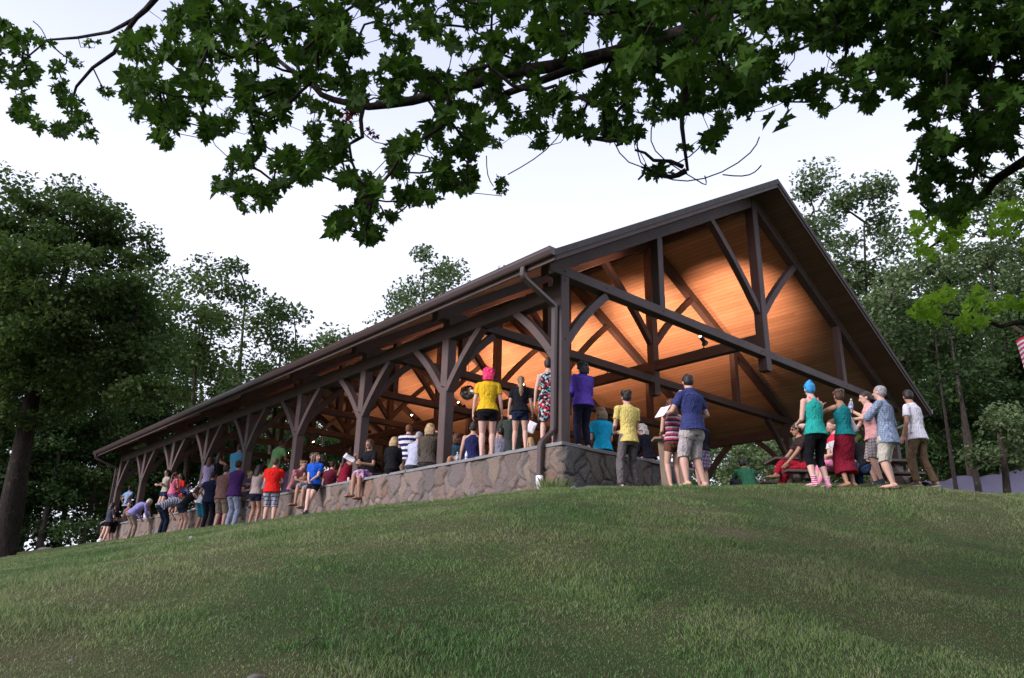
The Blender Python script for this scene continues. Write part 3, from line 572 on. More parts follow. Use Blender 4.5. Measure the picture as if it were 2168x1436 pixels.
    if face_on:
        e_ = MB(); e_.local = True
        for sg in (-1, 1): e_.ball(hc+hx*sg*.017*H+hy*.049*H+hz*.006*H, (.007*H, .004*H, .0035*H), (hx, hy, hz), 8, 5)
        e_.build('eyes', M['eye'], root, smooth=True)
        e_ = MB(); e_.local = True; e_.ball(hc-hz*.033*H+hy*.0515*H, (.013*H, .004*H, .0045*H), (hx, hy, hz), 8, 5); e_.build('mouth', M['lips'], root, smooth=True)
    # bottom
    bkind, bm = bottom[0], (bottom[1] if not isinstance(bottom[1], tuple) else cloth(bottom[1])); o1 = .012
    if bkind in ('pants', 'shorts', 'hotpants', 'capri', 'tights', 'cargo'):
        b = MB(); b.rings([ring(-.24, .050, .046, 1, o1), ring(-.10, .092, .074, 1, o1+.004), ring(.02, .094, .070, 1, o1+.004), ring(.10, .076, .054, 1, .004)], 20)
        fr = {'pants': 1.0, 'shorts': .0, 'hotpants': -.55, 'capri': .35, 'tights': 1.0, 'cargo': .12}[bkind]
        wd_ = {'pants': 1.18, 'shorts': 1.22, 'hotpants': 1.10, 'capri': 1.08, 'tights': 1.03, 'cargo': 1.36}[bkind]
        for H0, K0, A0 in ((hL, kL, aL), (hR, kR, aR)):
            b.cap(H0+(0, 0, .01*H), .055*H*bk, H0+(K0-H0)*.3, .050*H*bk*wd_*.95)
            if fr >= 0:
                b.cap(H0, .055*H*bk, K0, .034*H*wd_+(.012 if bkind in ('shorts', 'cargo') else .002), ends=bkind in ('pants', 'tights', 'capri'))
                if fr > 0:
                    e0 = K0+(A0-K0)*fr; 
                    if bkind in ('pants',): m0 = K0+(A0-K0)*.35; b.cap(K0, .036*H*wd_, m0, .036*H*wd_); b.cap(m0, .036*H*wd_, e0, .028*H*wd_, ends=False)
                    else: b.cap(K0, .034*H*wd_+.008*(bkind == 'cargo'), e0, (.034 if bkind != 'tights' else .021)*H*wd_+.008*(bkind == 'cargo'), ends=False)
            else: b.cap(H0, .055*H*bk, H0+(K0-H0)*(1+fr), .049*H*bk*wd_, ends=False)
        if bkind == 'cargo':
            for H0, K0, sg in ((hL, kL, -1), (hR, kR, 1)): b.ball(H0+(K0-H0)*.78+U*sg*.045*H, (.012*H, .035*H, .045*H))
        finish(b, {'hotpants': 'shorts', 'cargo': 'shorts', 'capri': 'leggings', 'tights': 'leggings'}.get(bkind, bkind), bm, root, det, .010 if bkind != 'tights' else 0, TX)
    elif bkind in ('skirt', 'longskirt'):
        b = MB(); e0 = {'skirt': .95, 'longskirt': 1.62}[bkind]; R = [ring(.2, .080, .060, 1, o1), ring(.02, .100, .076, 1, o1)]
        mk = (kL+kR)/2; ma = (aL+aR)/2; hw = np.linalg.norm(kL-kR)/2+.05*H
        for t in np.linspace(.35, e0, 5):
            c = hp+(mk-hp)*min(t, 1)+(ma-mk)*max(0, t-1); dr = nrm((mk-hp) if t < 1 else (ma-mk)); u = nrm(U-dr*np.dot(U, dr)); v = np.cross(dr, u)
            R.append((c, u, -v, max(.104*H, hw)*(1+.10*t), (.078+.014*t)*H))
        b.rings(R, 24); finish(b, 'skirt', bm, root, det, .035, TX, 5)
    # top
    tk, tm = top[0], (top[1] if not isinstance(top[1], tuple) else cloth(top[1]))
    if tk:
        low = {'tee': -.16, 'polo': -.12, 'long': -.14, 'tank': -.10, 'dress': -.05, 'halter': -.1, 'jacket': -.3, 'loose': -.3}[tk]
        if pose in ('sit', 'sitback', 'kneeup'): low = max(low, -.06)
        if bkind == 'skirt' or bkind == 'longskirt' or bkind == 'hotpants': low = max(low, -.02)
        b = MB(); tl = .020 if tk in ('tee', 'loose', 'jacket', 'polo') else .019; R = [ring(low, .097, .076, 1, tl+.016)]
        for s, x, y in prof[2:]:
            if s > low+.05 and s < (1.0 if tk not in ('tank', 'halter', 'dress') else .9): R.append(ring(s, x*(1.0 if s < .8 or tk not in ('tank', 'halter', 'dress') else .82), y, 1, tl*(1 if s < .9 else .6)))
        if tk in ('tank', 'dress', 'halter'): R.append(ring(.97, .045, .045, 1, .004))
        else: R.append(ring(1.02, .040, .042, 1, .006))
        b.rings(R, 22)
        fr = {'tee': .62, 'polo': .68, 'long': 2, 'jacket': 2, 'loose': 1.2}.get(tk, 0)
        for S0, E0, W0 in ((sL, eL, wL), (sR, eR, wR)):
            if fr:
                b.cap(cs*.55+S0*.45, .045*H, S0, .036*H); e0 = S0+(E0-S0)*min(fr, 1); wr = .037 if tk in ('tee', 'polo', 'loose') else .029
                b.cap(S0, .036*H*bk, e0, wr*H*bk, ends=fr > 1)
                if fr > 1: b.cap(E0, .029*H*bk, E0+(W0-E0)*(min(fr, 2)-1)*.95, .022*H, ends=False)
            elif tk in ('tank', 'dress', 'halter'): b.cap(cs*.45+S0*.55-ts*.02*H, .020*H, cs*.5+S0*.5+ts*.026*H, .016*H, 8)
        if tk == 'polo': b.rings([ring(1.0, .040, .044, 1, .008), ring(1.07, .036, .040, 1, .008)])
        finish(b, {'tank': 'tank_top', 'tee': 'shirt', 'polo': 'shirt', 'long': 'shirt', 'loose': 'shirt', 'halter': 'tank_top'}.get(tk, tk), tm, root, det, .016, TX, 4)
        if tk == 'dress' and bkind is None: pass
    # shoes
    if shoes not in ('bare',):
        for A0, K0, t in ((aL, kL, td[0]), (aR, kR, td[1])):
            t = nrm(t); dn = nrm(A0-K0); dn = np.array((0, 0, -1.)) if abs(t[2]) < .4 else dn; sdv = nrm(np.cross(t, dn)); c0 = A0+dn*.040*H+t*.035*H; b = MB()
            b.rings([(c0+dn*.008*H, t, sdv, .082*H, .028*H), (c0-dn*.0*H, t, sdv, .084*H, .029*H)], 16)
            if shoes == 'flip': finish(b, 'sandal', M['shoe_brown'], root, .007, sm=1)
            elif shoes == 'sock':
                b = MB(); b.cap(A0-dn*.06*H, .026*H, A0+dn*.01*H, .024*H, ends=False); b.cap(A0+dn*.022*H-t*.02*H, .023*H, A0+dn*.028*H+t*.08*H, .021*H); finish(b, 'sock', cloth((.62, .55, .62), 'stripe', c2=(.60, .04, .16), per=.03), root, .008, sm=1)
            else:
                b.cap(c0-t*.045*H-dn*.014*H, .024*H, c0+t*.045*H-dn*.004*H, .022*H); b.cap(c0-t*.045*H-dn*.012*H, .024*H, A0-dn*.005*H, .026*H)
                s_ = finish(b, 'shoe', M['shoe_brown'] if shoes == 'boot' else M['shoe_dark'], root, .008, sm=1)
                q = MB(); q.rings([(c0+dn*.010*H, t, sdv, .086*H, .031*H), (c0+dn*.001*H, t, sdv, .088*H, .032*H)], 18); q.local = True; q.build('sole', M['sole'], root)
    # hair
    if hair:
        hk, hcx = hair; b = MB(); hm = HAIR[hcx]; up_ = hc+hz*.026*H-hy*.010*H
        b.ball(up_, (.054*H, .060*H, .049*H) if hk in ('bob', 'curly', 'long') else (.050*H, .058*H, .048*H), (hx, hy, hz), 18, 10); b.ball(hc-hy*.022*H+hz*.004*H, (.047*H, .042*H, .050*H), (hx, hy, hz), 16, 8)
        dn = -hz*.35+np.array((0, 0, -.65)); dn = nrm(dn)
        if ln > 40: dn = nrm(np.array((0, .25, -1.)))
        def fall(L_, wv, y0=-.030, w1=None, n_=6):
            R = [(hc-hy*.012*H+hz*.045*H, hx, hy, .040*H, .036*H), (hc-hy*.022*H+hz*.015*H, hx, hy, .060*H, .040*H)]; st = hc-hy*.030*H
            for i in range(n_):
                t = i/(n_-1); c = st+dn*L_*H*t-hy*(.014+.022*min(1, t*3))*H*1.0; wq = (wv*(1-t)+(w1 or wv*.75)*t)*H
                R.append((c, hx, hy, wq, (.030-.010*t)*H))
            b.rings(R, 16)
        if hk == 'long': fall(.24, .052); b.cap(hc+hx*.040*H, .018*H, hc+hx*.046*H+dn*.14*H-hy*.01*H, .016*H); b.cap(hc-hx*.040*H, .018*H, hc-hx*.046*H+dn*.14*H-hy*.01*H, .016*H)
        elif hk == 'bob': fall(.085, .060, w1=.056); b.cap(hc+hx*.042*H, .020*H, hc+hx*.046*H+dn*.07*H, .020*H); b.cap(hc-hx*.042*H, .020*H, hc-hx*.046*H+dn*.07*H, .020*H)
        elif hk == 'curly':
            fall(.085, .064, w1=.060)
            for q in range(34):
                t_ = rnd.uniform(0, 2*math.pi); ph = rnd.uniform(-.5, 1.3); b.ball(hc+hz*.012*H-hy*.012*H+(hx*math.cos(t_)*math.cos(ph)*.056+hy*min(.45, math.sin(t_))*math.cos(ph)*.060+hz*math.sin(ph)*.058)*H, .017*H, n=8, m=5)
        elif hk == 'pony': st = hc-hy*.058*H+hz*.03*H; b.ball(st, .018*H); p1 = st-hy*.03*H+dn*.07*H; p2 = p1+dn*.12*H; b.cap(st, .016*H, p1, .027*H); b.cap(p1, .027*H, p2, .034*H); b.cap(p2, .034*H, p2+dn*.06*H, .016*H)
        elif hk == 'bun': b.ball(hc-hy*.040*H+hz*.060*H, .025*H)
        elif hk == 'updo': b.ball(hc-hy*.012*H+hz*.062*H, (.036*H, .040*H, .022*H), (hx, hy, hz)); b.ball(hc-hy*.035*H+hz*.072*H, .018*H)
        elif hk == 'messy':
            for q in range(22):
                t_ = rnd.uniform(0, 2*math.pi); b.ball(hc+hz*(.04+.02*rnd.random())*H+(hx*math.cos(t_)*.043+hy*(math.sin(t_)*.050-.010))*H, .016*H, n=8, m=5)
        ho = finish(b, 'hair', hm, root, max(.007, det*.75), .010 if hk != 'curly' else .022, TH, 5)
    if extra == 'straps':
        b = MB(); bc = cs+fwd*-.066*H
        for sg in (-1, 1): b.cap(cs+us*sg*.052*H+ts*.045*H-fwd*.030*H, .006*H, cs+us*sg*.034*H-ts*.05*H-fwd*.066*H, .006*H, 8)
        b.local = True; b.build('bra_strap', cloth((.75, .13, .20)), root, smooth=True)
    if extra == 'cap':
        b = MB(); b.ball(hc+hz*.034*H-hy*.004*H, (.053*H, .062*H, .046*H), (hx, hy, hz)); b.rings([(hc+hz*.034*H+hy*.070*H, hx, hy, .036*H, .034*H), (hc+hz*.040*H+hy*.068*H, hx, hy, .036*H, .034*H)]); finish(b, 'cap', cloth((.75, .25, .25)), root, .008, sm=1)
    if extra == 'glasses':
        b = MB(); b.local = True
        for sg in (-1, 1): b.rings([(hc+hx*sg*.019*H+hy*.052*H+hz*.006*H, hx, hz, .015*H, .010*H), (hc+hx*sg*.019*H+hy*.055*H+hz*.006*H, hx, hz, .015*H, .010*H)], 12); b.cap(hc+hx*sg*.036*H+hy*.050*H+hz*.008*H, .002*H, hc+hx*sg*.046*H-hy*.005*H+hz*.004*H, .002*H, 6)
        b.build('glasses', M['black_metal'], root)
    bpy_m = Matrix.Rotation(math.radians(face-90), 4, 'Z')
    def world(p): v = bpy_m @ Vector(tuple(p)); return np.array(pos, float)+np.array(v)
    return dict(root=root, wL=world(wL), wR=world(wR), hc=world(hc), eL=world(eL), eR=world(eR))
def bake():
    bpy.context.view_layer.update(); dg = bpy.context.evaluated_depsgraph_get()
    for o in BAKE:
        me = bpy.data.meshes.new_from_object(o.evaluated_get(dg)); me.polygons.foreach_set('use_smooth', [True]*len(me.polygons)); old = o.data; nm = old.name; o.modifiers.clear(); o.data = me; bpy.data.meshes.remove(old); me.name = nm

def pj(P):
    d = np.array(P, float)-CAM; dz = d@FW; return 1084+F*(d@RT)/dz, 718-F*(d@UP)/dz
def G(P): return float(hgt(P[0], P[1]))
def stand(px, ytop, axis, val, zb='g', ypf=None):
    T = on(px, ytop, axis, val); z = G(T) if zb == 'g' else zb; h = T[2]-z; return (T[0], T[1], z), h
def standd(px, yf, ytop, d):                     # stands on the grass at a distance from the camera
    P = at(px, yf, d); z = G(P); lo, hi = .8, 2.3
    for _ in range(30):
        m = (lo+hi)/2; lo, hi = (m, hi) if pj((P[0], P[1], z+m))[1] > ytop else (lo, m)
    return (P[0], P[1], z), lo
def seatp(px, ytop, axis, val, h): T = on(px, ytop, axis, val); return (T[0], T[1], T[2]-.53*h)
LOG = []
def gnd(x, y, t0=2.0):
    d = ray(x, y); t = t0
    while t < 80:
        q = CAM+d*t
        if q[2] < hgt(q[0], q[1]): return q
        t += .03
    return CAM+d*30
def ST(label, where, face, hs=None, **k):
    pos, h = where; LOG.append((label[:40], [round(float(c), 2) for c in pos], round(float(h), 2))); return person(label, pos, face, h=float(np.clip(h, 1.0, 1.95)) if hs is None else hs, **k)
def SE(label, pos, face, h, **k):
    LOG.append((label[:40], [round(float(c), 2) for c in pos], 'seat')); return person(label, pos, face, h=h, **k)
FRONT = ((.05, .16, -.17), (-.05, .16, -.17)); READ = ((.04, .2, -.10), (-.04, .2, -.10)); FACE = ((.06, .10, -.22), (-.04, .14, .05))
BEHIND = ((.06, -.08, -.25), (-.06, -.08, -.25)); CROSS = ((.16, .13, -.13), (-.16, .12, -.12))
EB = ((-.9, -.3, -.6), (.9, -.3, -.6))
KH = (.42, .39, .35)
# -- by the gable end
ST('boy in plain yellow t-shirt and grey jeans standing with legs apart before the gable wall', standd(1334, 1030, 826, 12.4), 72, pose='stand', sex='m', bulk=.9, top=('tee', (.64, .53, .17)), bottom=('pants', (.115, .105, .11)), hair=('messy', 'black'), shoes='shoe', feet=((-.12, -.03, .048), (.10, .04, .048)), hands=FRONT, turn=12)
ST('woman in pink striped tank top and brown shorts beside the man in the navy polo', standd(1431, 1033, 843, 12.2), 70, top=('tank', cloth((.50, .05, .14), 'stripe', c2=(.05, .03, .10), per=.085, c3=(.50, .47, .38))), bottom=('hotpants', (.13, .055, .035)), hair=('long', 'auburn'), hands=FRONT, skin='fair')
navy = ST('balding man in navy polo and pale cargo shorts reading a white sheet', standd(1474, 1036, 790, 11.7), 84, sex='m', bulk=1.13, top=('polo', (.035, .045, .15)), bottom=('cargo', (.40, .37, .38)), hair=('short', 'black'), hands=((.02, .21, -.13), (.02, .10, -.20)), turn=32, nod=12, extra='glasses', det=.010, feet=((-.075, .03, .048), (.08, -.02, .048)))
ST('dark haired woman in a plaid skirt mostly hidden behind the navy polo man', standd(1491, 1034, 880, 12.7), 60, top=('long', (.012, .012, .02)), bottom=('skirt', cloth((.40, .34, .42), 'plaid', c2=(.12, .05, .25), per=.06)), hair=('long', 'black'), hands=FRONT)
ST('woman with blue hair knot, teal racerback top, black capris and striped socks', standd(1741, 1037, 808, 11.3), 72, top=('tank', (.02, .33, .29)), bottom=('capri', (.006, .006, .009)), hair=('updo', 'blue'), skin='pale', shoes='sock', hands=FRONT, turn=25, bulk=1.03, extra='straps', det=.010, feet=((-.085, 0, .048), (.085, .01, .048)))
ST('woman in teal tank top and long maroon skirt raising a hand to her mouth', standd(1804, 1040, 824, 11.5), 76, top=('tank', (.008, .17, .19)), bottom=('longskirt', (.20, .010, .028)), hair=('messy', 'brown'), skin='tan', hands=((.03, .17, .06), (-.05, .16, -.17)), elbow=((-.9, .2, -.8), (.6, -1, -.4)), turn=25, det=.010)
pinkm = ST('man in pale pink shirt lifting a water bottle to his mouth', standd(1866, 1040, 828, 12.3), 128, sex='m', top=('polo', (.68, .36, .36)), bottom=('shorts', cloth((.36, .33, .33), 'plaid', c2=(.16, .14, .16), per=.05)), hair=('short', 'dark'), skin='fair', hands=((.06, .17, -.02), (-.02, .20, -.22)), elbow=((-.8, .2, -.9), (.6, -1, -.4)), face_on=True, nod=8, shoes='shoe')
plaidm = ST('grey haired man in blue checked shirt and beige shorts holding a song sheet', standd(1896, 1042, 816, 11.3), 98, sex='m', bulk=1.12, top=('loose', cloth((.14, .20, .32), 'plaid', c2=(.34, .40, .50), per=.028, c3=(.02, .03, .08))), bottom=('cargo', (.46, .44, .38)), hair=('short', 'grey'), skin='fair', hands=((.04, .24, -.10), (.03, .05, -.27)), turn=10, nod=-8, det=.010)
ST('young man in plain white t-shirt and brown cargo trousers, farthest to the right', standd(1962, 1044, 824, 11.8), 84, sex='m', top=('tee', (.70, .70, .78)), bottom=('pants', (.135, .09, .055)), hair=('short', 'black'), skin='tan', shoes='boot', hands=((-.03, .06, -.29), (.03, .03, -.30)), turn=40, nod=14, side=-4, feet=((-.06, .05, .048), (.10, -.05, .048)), bulk=.95)
P = at(1590, 1040, 13.0); SE('person in green shirt sitting alone on the grass behind the crest', (P[0], P[1], G(P)-.14), 52, 1.40, pose='sit', sex='m', feet=((-.10, .36, .04), (.08, .40, .04)), knee=((-.6, .4, 1), (.6, .4, 1)), top=('long', (.035, .16, .085)), bottom=('pants', (.03, .03, .05)), hair=('short', 'black'), skin='tan', lean=30, turn=30, hands=((.03, .26, -.12), (-.03, .26, -.12)))
P = seatp(1708, 930, 1, on(1708, 1000, 2, -.1)[1]+.0, 1.66)
P = at(1712, 1002, 13.2); SE('woman in brown top and red checked trousers sitting cross legged on the picnic bench', (P[0], P[1], P[2]), 140, 1.66, pose='sit', top=('tee', (.035, .022, .022)), bottom=('pants', cloth((.45, .015, .03), 'plaid', c2=(.20, .01, .03), per=.05)), hair=('curly', 'dark'), skin='tan', feet=((.10, .27, -.16), (-.02, .36, -.02)), lean=10, hands=((.02, .22, -.22), (-.02, .26, -.22)), extra='glasses')
P = at(1786, 998, 12.7); SE('person in pink tights and white top on the bench behind the blue haired woman', P, 150, 1.66, pose='sit', top=('tee', cloth((.60, .60, .62), 'stripe', c2=(.60, .03, .08), per=.5)), bottom=('tights', (.75, .24, .42)), hair=('bun', 'brown'), feet=((-.05, .33, -.16), (.06, .30, -.20)), hands=FRONT)
P = at(1842, 1000, 12.6); SE('person in black top and blue jeans hunched on the bench behind the maroon skirt', P, 60, 1.66, pose='sit', lean=38, top=('tee', (.012, .012, .014)), bottom=('pants', (.03, .06, .14)), hair=('long', 'brown'), skin='pale', hands=READ)
# -- on and behind the gable wall
SE('woman in bright turquoise t-shirt seated on the gable wall with her back to the lawn', (*on(1277, 963, 2, .0)[:2], 0), 60, 1.66, pose='sitback', top=('tee', (.01, .36, .60)), bottom=('pants', (.03, .03, .05)), hair=('bob', 'sandy'), skin='fair', hands=FRONT)
ST('woman in purple long sleeves and dark jeans standing on the wall beside the corner post', (tuple(on(1236, 951, 1, .1)), on(1236, 764, 1, .1)[2]-on(1236, 951, 1, .1)[2]), 70, top=('long', (.09, .05, .34)), bottom=('pants', (.012, .014, .035)), hair=('curly', 'black'), hands=FRONT, bulk=1.12)
SE('old woman with curly white hair and black dress seated behind the boy in yellow', seatp(1373, 896, 1, .7, 1.6), 95, 1.6, pose='sitback', lean=14, top=('long', (.008, .008, .016)), bottom=('skirt', (.01, .01, .02)), hair=('curly', 'white'), hands=FRONT)
# -- standing on the long wall, near the corner
ST('girl in red, blue and black floral dress half hidden by the downspout', (tuple(on(1160, 944, 0, .16)), on(1169, 756, 0, .16)[2]-on(1160, 944, 0, .16)[2]), 38, top=('dress', cloth((.01, .012, .02), 'floral', c2=(.45, .02, .05), per=.035, c3=(.10, .32, .36))), bottom=('skirt', cloth((.01, .012, .02), 'floral', c2=(.45, .02, .05), per=.035, c3=(.10, .32, .36))), hair=('bun', 'dark'), skin='pale')
ST('girl in black t-shirt and denim shorts with a long wavy ponytail, barefoot on the wall', (tuple(on(1100, 956, 0, .1)), on(1120, 790, 0, .1)[2]-on(1100, 956, 0, .1)[2]), 44, top=('tee', (.008, .009, .014)), bottom=('hotpants', (.012, .018, .045)), hair=('pony', 'sandy'), skin='fair', feet=((-.075, .02, .048), (.075, -.02, .048)), turn=-10, bulk=1.04)
ST('girl with bright pink curly hair in yellow t-shirt and black shorts standing on the wall', (tuple(on(1029, 971, 0, .08)), on(1033, 778, 0, .08)[2]-on(1029, 971, 0, .08)[2]), 48, top=('tee', (.66, .42, .02)), bottom=('hotpants', (.008, .008, .012)), hair=('curly', 'pink'), skin='pale', feet=((-.05, -.02, .048), (.055, .03, .048)), bulk=1.06, det=.010)
ST('man in grey green t-shirt and dark trousers standing inside behind the ponytail girl', stand(1086, 842, 0, .95, -.7), 60, sex='m', top=('tee', (.05, .065, .06)), bottom=('pants', (.03, .028, .03)), hair=('short', 'dark'), skin='fair', hands=READ)
ST('person in pale grey t-shirt with black hair inside the wall beside the pink haired girl', stand(1062, 903, 0, .75, -.7), 70, sex='m', top=('tee', (.24, .24, .32)), bottom=('pants', (.03, .03, .03)), hair=('short', 'black'), skin='tan')
ST('small blonde child inside the wall behind the legs of the ponytail girl', stand(1124, 925, 0, .85, -.7), 80, top=('tee', (.2, .1, .05)), hair=('long', 'blonde'), bottom=('pants', (.05, .05, .1)))
ST('woman in navy pinafore over a pale blouse with her hair up', stand(1003, 893, 0, .55, -.7), 52, top=('tank', (.018, .022, .09)), bottom=('skirt', (.018, .022, .09)), hair=('bun', 'dark'), skin='fair', bulk=1.12)
ST('person with a mass of curly auburn hair beside the second post', stand(968, 917, 0, .8, -.7), 60, top=('tee', (.03, .07, .11)), bottom=('pants', (.03, .03, .05)), hair=('curly', 'auburn'))
SE('woman with blonde bob in an olive jacket seated on the wall by the second post', (*on(905, 990, 2, 0)[:2], 0), 45, 1.72, pose='sitback', top=('jacket', (.075, .062, .05)), bottom=('pants', (.05, .04, .04)), hair=('bob', 'blonde'), hands=FRONT, bulk=1.1)
ST('person in a dark hat and coat beside the second post', stand(924, 912, 0, 1.0, -.7), 70, sex='m', top=('long', (.02, .015, .02)), bottom=('pants', (.02, .02, .02)), hair=('short', 'dark'), extra='cap')
SE('grey haired man in pale blue shirt seated on the wall, turned to his right', (*on(873, 996, 2, 0)[:2], 0), 20, 1.60, pose='sitback', sex='m', lean=14, top=('long', (.42, .44, .58)), bottom=('pants', (.05, .05, .06)), hair=('short', 'grey'), turn=-30, hands=READ)
ST('red haired boy in navy and white hooped t-shirt standing just inside the wall', stand(866, 898, 0, .60, -.30), 46, sex='m', top=('tee', cloth((.70, .70, .76), 'stripe', c2=(.02, .02, .10), per=.13)), bottom=('pants', (.25, .18, .12)), hair=('short', 'ginger'), bulk=1.05, hands=FRONT)
SE('woman with blonde bob and black top seated on the wall next to the paper reader', (*on(828, 1002, 2, 0)[:2], 0), 40, 1.48, pose='sitback', top=('long', (.008, .008, .012)), bottom=('pants', (.01, .01, .01)), hair=('bob', 'blonde'), hands=FRONT)
reader = SE('girl in black top and purple floral skirt sitting with legs hanging over the lawn', (on(778, 1016, 2, 0)[0]+.05, on(782, 1016, 2, 0)[1], 0), 192, 1.70, pose='sit', top=('tee', (.01, .01, .014)), bottom=('skirt', cloth((.40, .25, .36), 'floral', c2=(.12, .03, .30), per=.04, c3=(.45, .10, .12))), hair=('long', 'brown'), hands=((.05, .17, -.12), (-.03, .2, -.03)), shoes='flip', skin='tan', turn=-15, feet=((-.05, .22, -.24), (.05, .25, -.21)))
can = SE('woman in red halter top with dark ponytail drinking from a can behind the wall', seatp(733, 957, 0, .55, 1.62), 10, 1.62, pose='sitback', top=('halter', (.22, .01, .03)), bottom=('pants', (.02, .02, .03)), hair=('pony', 'black'), skin='tan', hands=((.0, .10, -.2), (-.05, .13, .09)), elbow=((-.6, -1, -.4), (.9, .2, -.8)), face_on=True)
ST('person in dark maroon shirt just inside the wall behind the girl in the blue top', stand(704, 975, 0, .55, -.7), 30, sex='m', top=('tee', (.16, .02, .04)), bottom=('pants', (.03, .03, .04)), hair=('short', 'dark'))
# -- along the long wall, near to far
def wallfeet(px, yf, x=-.55): p = on(px, yf, 0, x); return (x, p[1], G((x, p[1])))
def out(px, yt, x=-.55): p = on(px, yt, 0, x); z = G((x, p[1])); return (x, p[1], z), p[2]-z
ST('girl in royal blue t-shirt with very long hair leaning on the wall, ankles crossed', out(672, 958, -.42), 215, top=('tee', (.01, .09, .52)), bottom=('hotpants', (.01, .011, .016)), hair=('long', 'brown'), skin='pale', shoes='shoe', hands=((.08, .14, -.24), (-.08, .14, -.24)), feet=((.03, .16, .048), (-.03, .22, .048)), turn=-70)
SE('boy in faded pink t-shirt sitting on the wall with one knee drawn up', (.02, on(618, 1040, 0, .0)[1], 0), 288, 1.66, pose='kneeup', sex='m', lean=24, top=('tee', (.42, .16, .19)), bottom=('shorts', (.06, .055, .06)), hair=('messy', 'sandy'), hands=((.10, .24, -.02), (.0, .26, -.04)), face_on=True, feet=((-.05, .18, .04), (.1, .2, .0)))
SE('person in black shirt and grey shorts dangling sandalled feet beside the royal blue shirt', (.0, on(662, 1030, 0, .0)[1], 0), 200, 1.70, pose='sit', sex='m', top=('tee', (.015, .015, .02)), bottom=('shorts', (.22, .22, .28)), hair=('short', 'dark'), shoes='flip', skin='tan', hands=FRONT, feet=((-.05, .24, -.26), (.06, .26, -.22)), turn=-60)
ST('black haired boy inside the wall between the red shirt and the pink shirt', stand(617, 976, 0, .5, -.7), 20, sex='m', top=('tee', (.10, .06, .12)), bottom=('pants', (.02, .02, .03)), hair=('short', 'black'), skin='brown')
ST('boy in bright red t-shirt and blue checked shorts seen from behind', out(584, 969, -.75), 50, sex='m', bulk=1.15, top=('tee', (.62, .015, .012)), bottom=('cargo', cloth((.36, .38, .44), 'plaid', c2=(.02, .035, .13), per=.09, c3=(.5, .5, .5))), hair=('short', 'brown'), shoes='shoe', hands=FRONT, feet=((-.07, .02, .048), (.07, -.02, .048)))
ST('girl in pale loose vest and dark shorts with black hair, one hand at her chin', out(549, 983), 20, top=('tank', (.42, .34, .33)), bottom=('hotpants', (.02, .02, .05)), hair=('long', 'black'), skin='tan', shoes='flip', hands=((.05, .13, -.2), (-.04, .13, .0)), elbow=((-.6, -1, -.4), (.5, .2, -1)), turn=-5, face_on=True)
SE('boy in slate blue t-shirt and olive shorts perched on the wall with dark trainers', (-.03, on(527, 1052, 0, -.05)[1], -.01), 190, 1.62, pose='sit', sex='m', top=('tee', (.06, .07, .16)), bottom=('cargo', (.09, .08, .06)), hair=('short', 'brown'), shoes='shoe', turn=-80, feet=((-.05, .20, -.24), (.06, .24, -.21)), hands=FRONT)
ST('boy in dark purple t-shirt and pale jeans with folded arms', out(505, 974), 20, sex='m', bulk=1.12, top=('tee', (.055, .02, .11)), bottom=('pants', (.26, .30, .42)), hair=('short', 'black'), skin='tan', shoes='shoe', hands=CROSS, turn=-20)
ST('boy in blue t-shirt and red striped track trousers behind the folded arms boy', out(484, 1004, -.3), 30, sex='m', top=('tee', (.06, .20, .60)), bottom=('pants', cloth((.50, .02, .03), 'stripe', c2=(.02, .03, .10), per=.12, axis=0)), hair=('short', 'brown'), hands=FRONT)
ST('boy in dusty brown t-shirt and khaki shorts', out(480, 984, -.5), 32, sex='m', bulk=1.1, top=('tee', (.20, .11, .10)), bottom=('cargo', (.24, .19, .15)), hair=('short', 'dark'), shoes='shoe', hands=FRONT)
ST('stocky man in navy t-shirt and dark trousers with a hand in his pocket', out(452, 998, -.65), 35, sex='m', bulk=1.2, top=('tee', (.010, .014, .04)), bottom=('pants', (.010, .012, .022)), hair=('short', 'black'), skin='tan', hands=((-.01, .02, -.26), (-.05, .1, -.2)), shoes='shoe')
ST('child in white vest and teal shorts wearing a pink and white cap', out(436, 1003, -.6), 8, sex='m', lean=18, top=('tee', (.66, .64, .72)), bottom=('cargo', (.01, .16, .26)), hair=('short', 'black'), extra='cap', skin='tan', hands=READ)
P = wallfeet(380, 1139, -.85)
SE('girl in black vest and denim shorts leaning forward on the wall, long hair falling', P, 8, 1.62, pose='bend', lean=38, top=('tank', (.012, .012, .014)), bottom=('hotpants', (.025, .03, .06)), hair=('long', 'brown'), skin='fair', hands=((.02, .24, -.16), (-.02, .24, -.16)), elbow=((-1, -.2, -.8), (1, -.2, -.8)))
P = wallfeet(338, 1143, -1.05)
SE('man in blue and white striped t-shirt and dark jeans bending over the wall', P, 8, 1.80, pose='bend', lean=68, sex='m', bulk=1.1, top=('tee', cloth((.14, .17, .30), 'stripe', c2=(.55, .56, .64), per=.07, axis=1)), bottom=('pants', (.012, .018, .04)), hair=('short', 'brown'), skin='fair', shoes='shoe', hands=((.02, .02, -.27), (-.02, .06, -.27)), nod=20)
P = wallfeet(272, 1150, -.85)
SE('white haired man in lilac shirt and khaki trousers bending with both hands on the wall', P, 10, 1.76, pose='bend', lean=48, sex='m', bulk=1.1, top=('long', (.26, .26, .58)), bottom=('pants', (.25, .20, .16)), hair=('short', 'white'), skin='fair', shoes='boot', hands=((.02, .06, -.27), (-.02, .12, -.27)), nod=22)
ST('girl in dark grey t-shirt and black shorts standing at the far end of the wall', out(238, 1064, -.6), 20, top=('tee', (.05, .055, .085)), bottom=('hotpants', (.008, .008, .01)), hair=('long', 'dark'), skin='pale', hands=FRONT, feet=((-.05, -.14, .048), (.05, -.10, .048)))
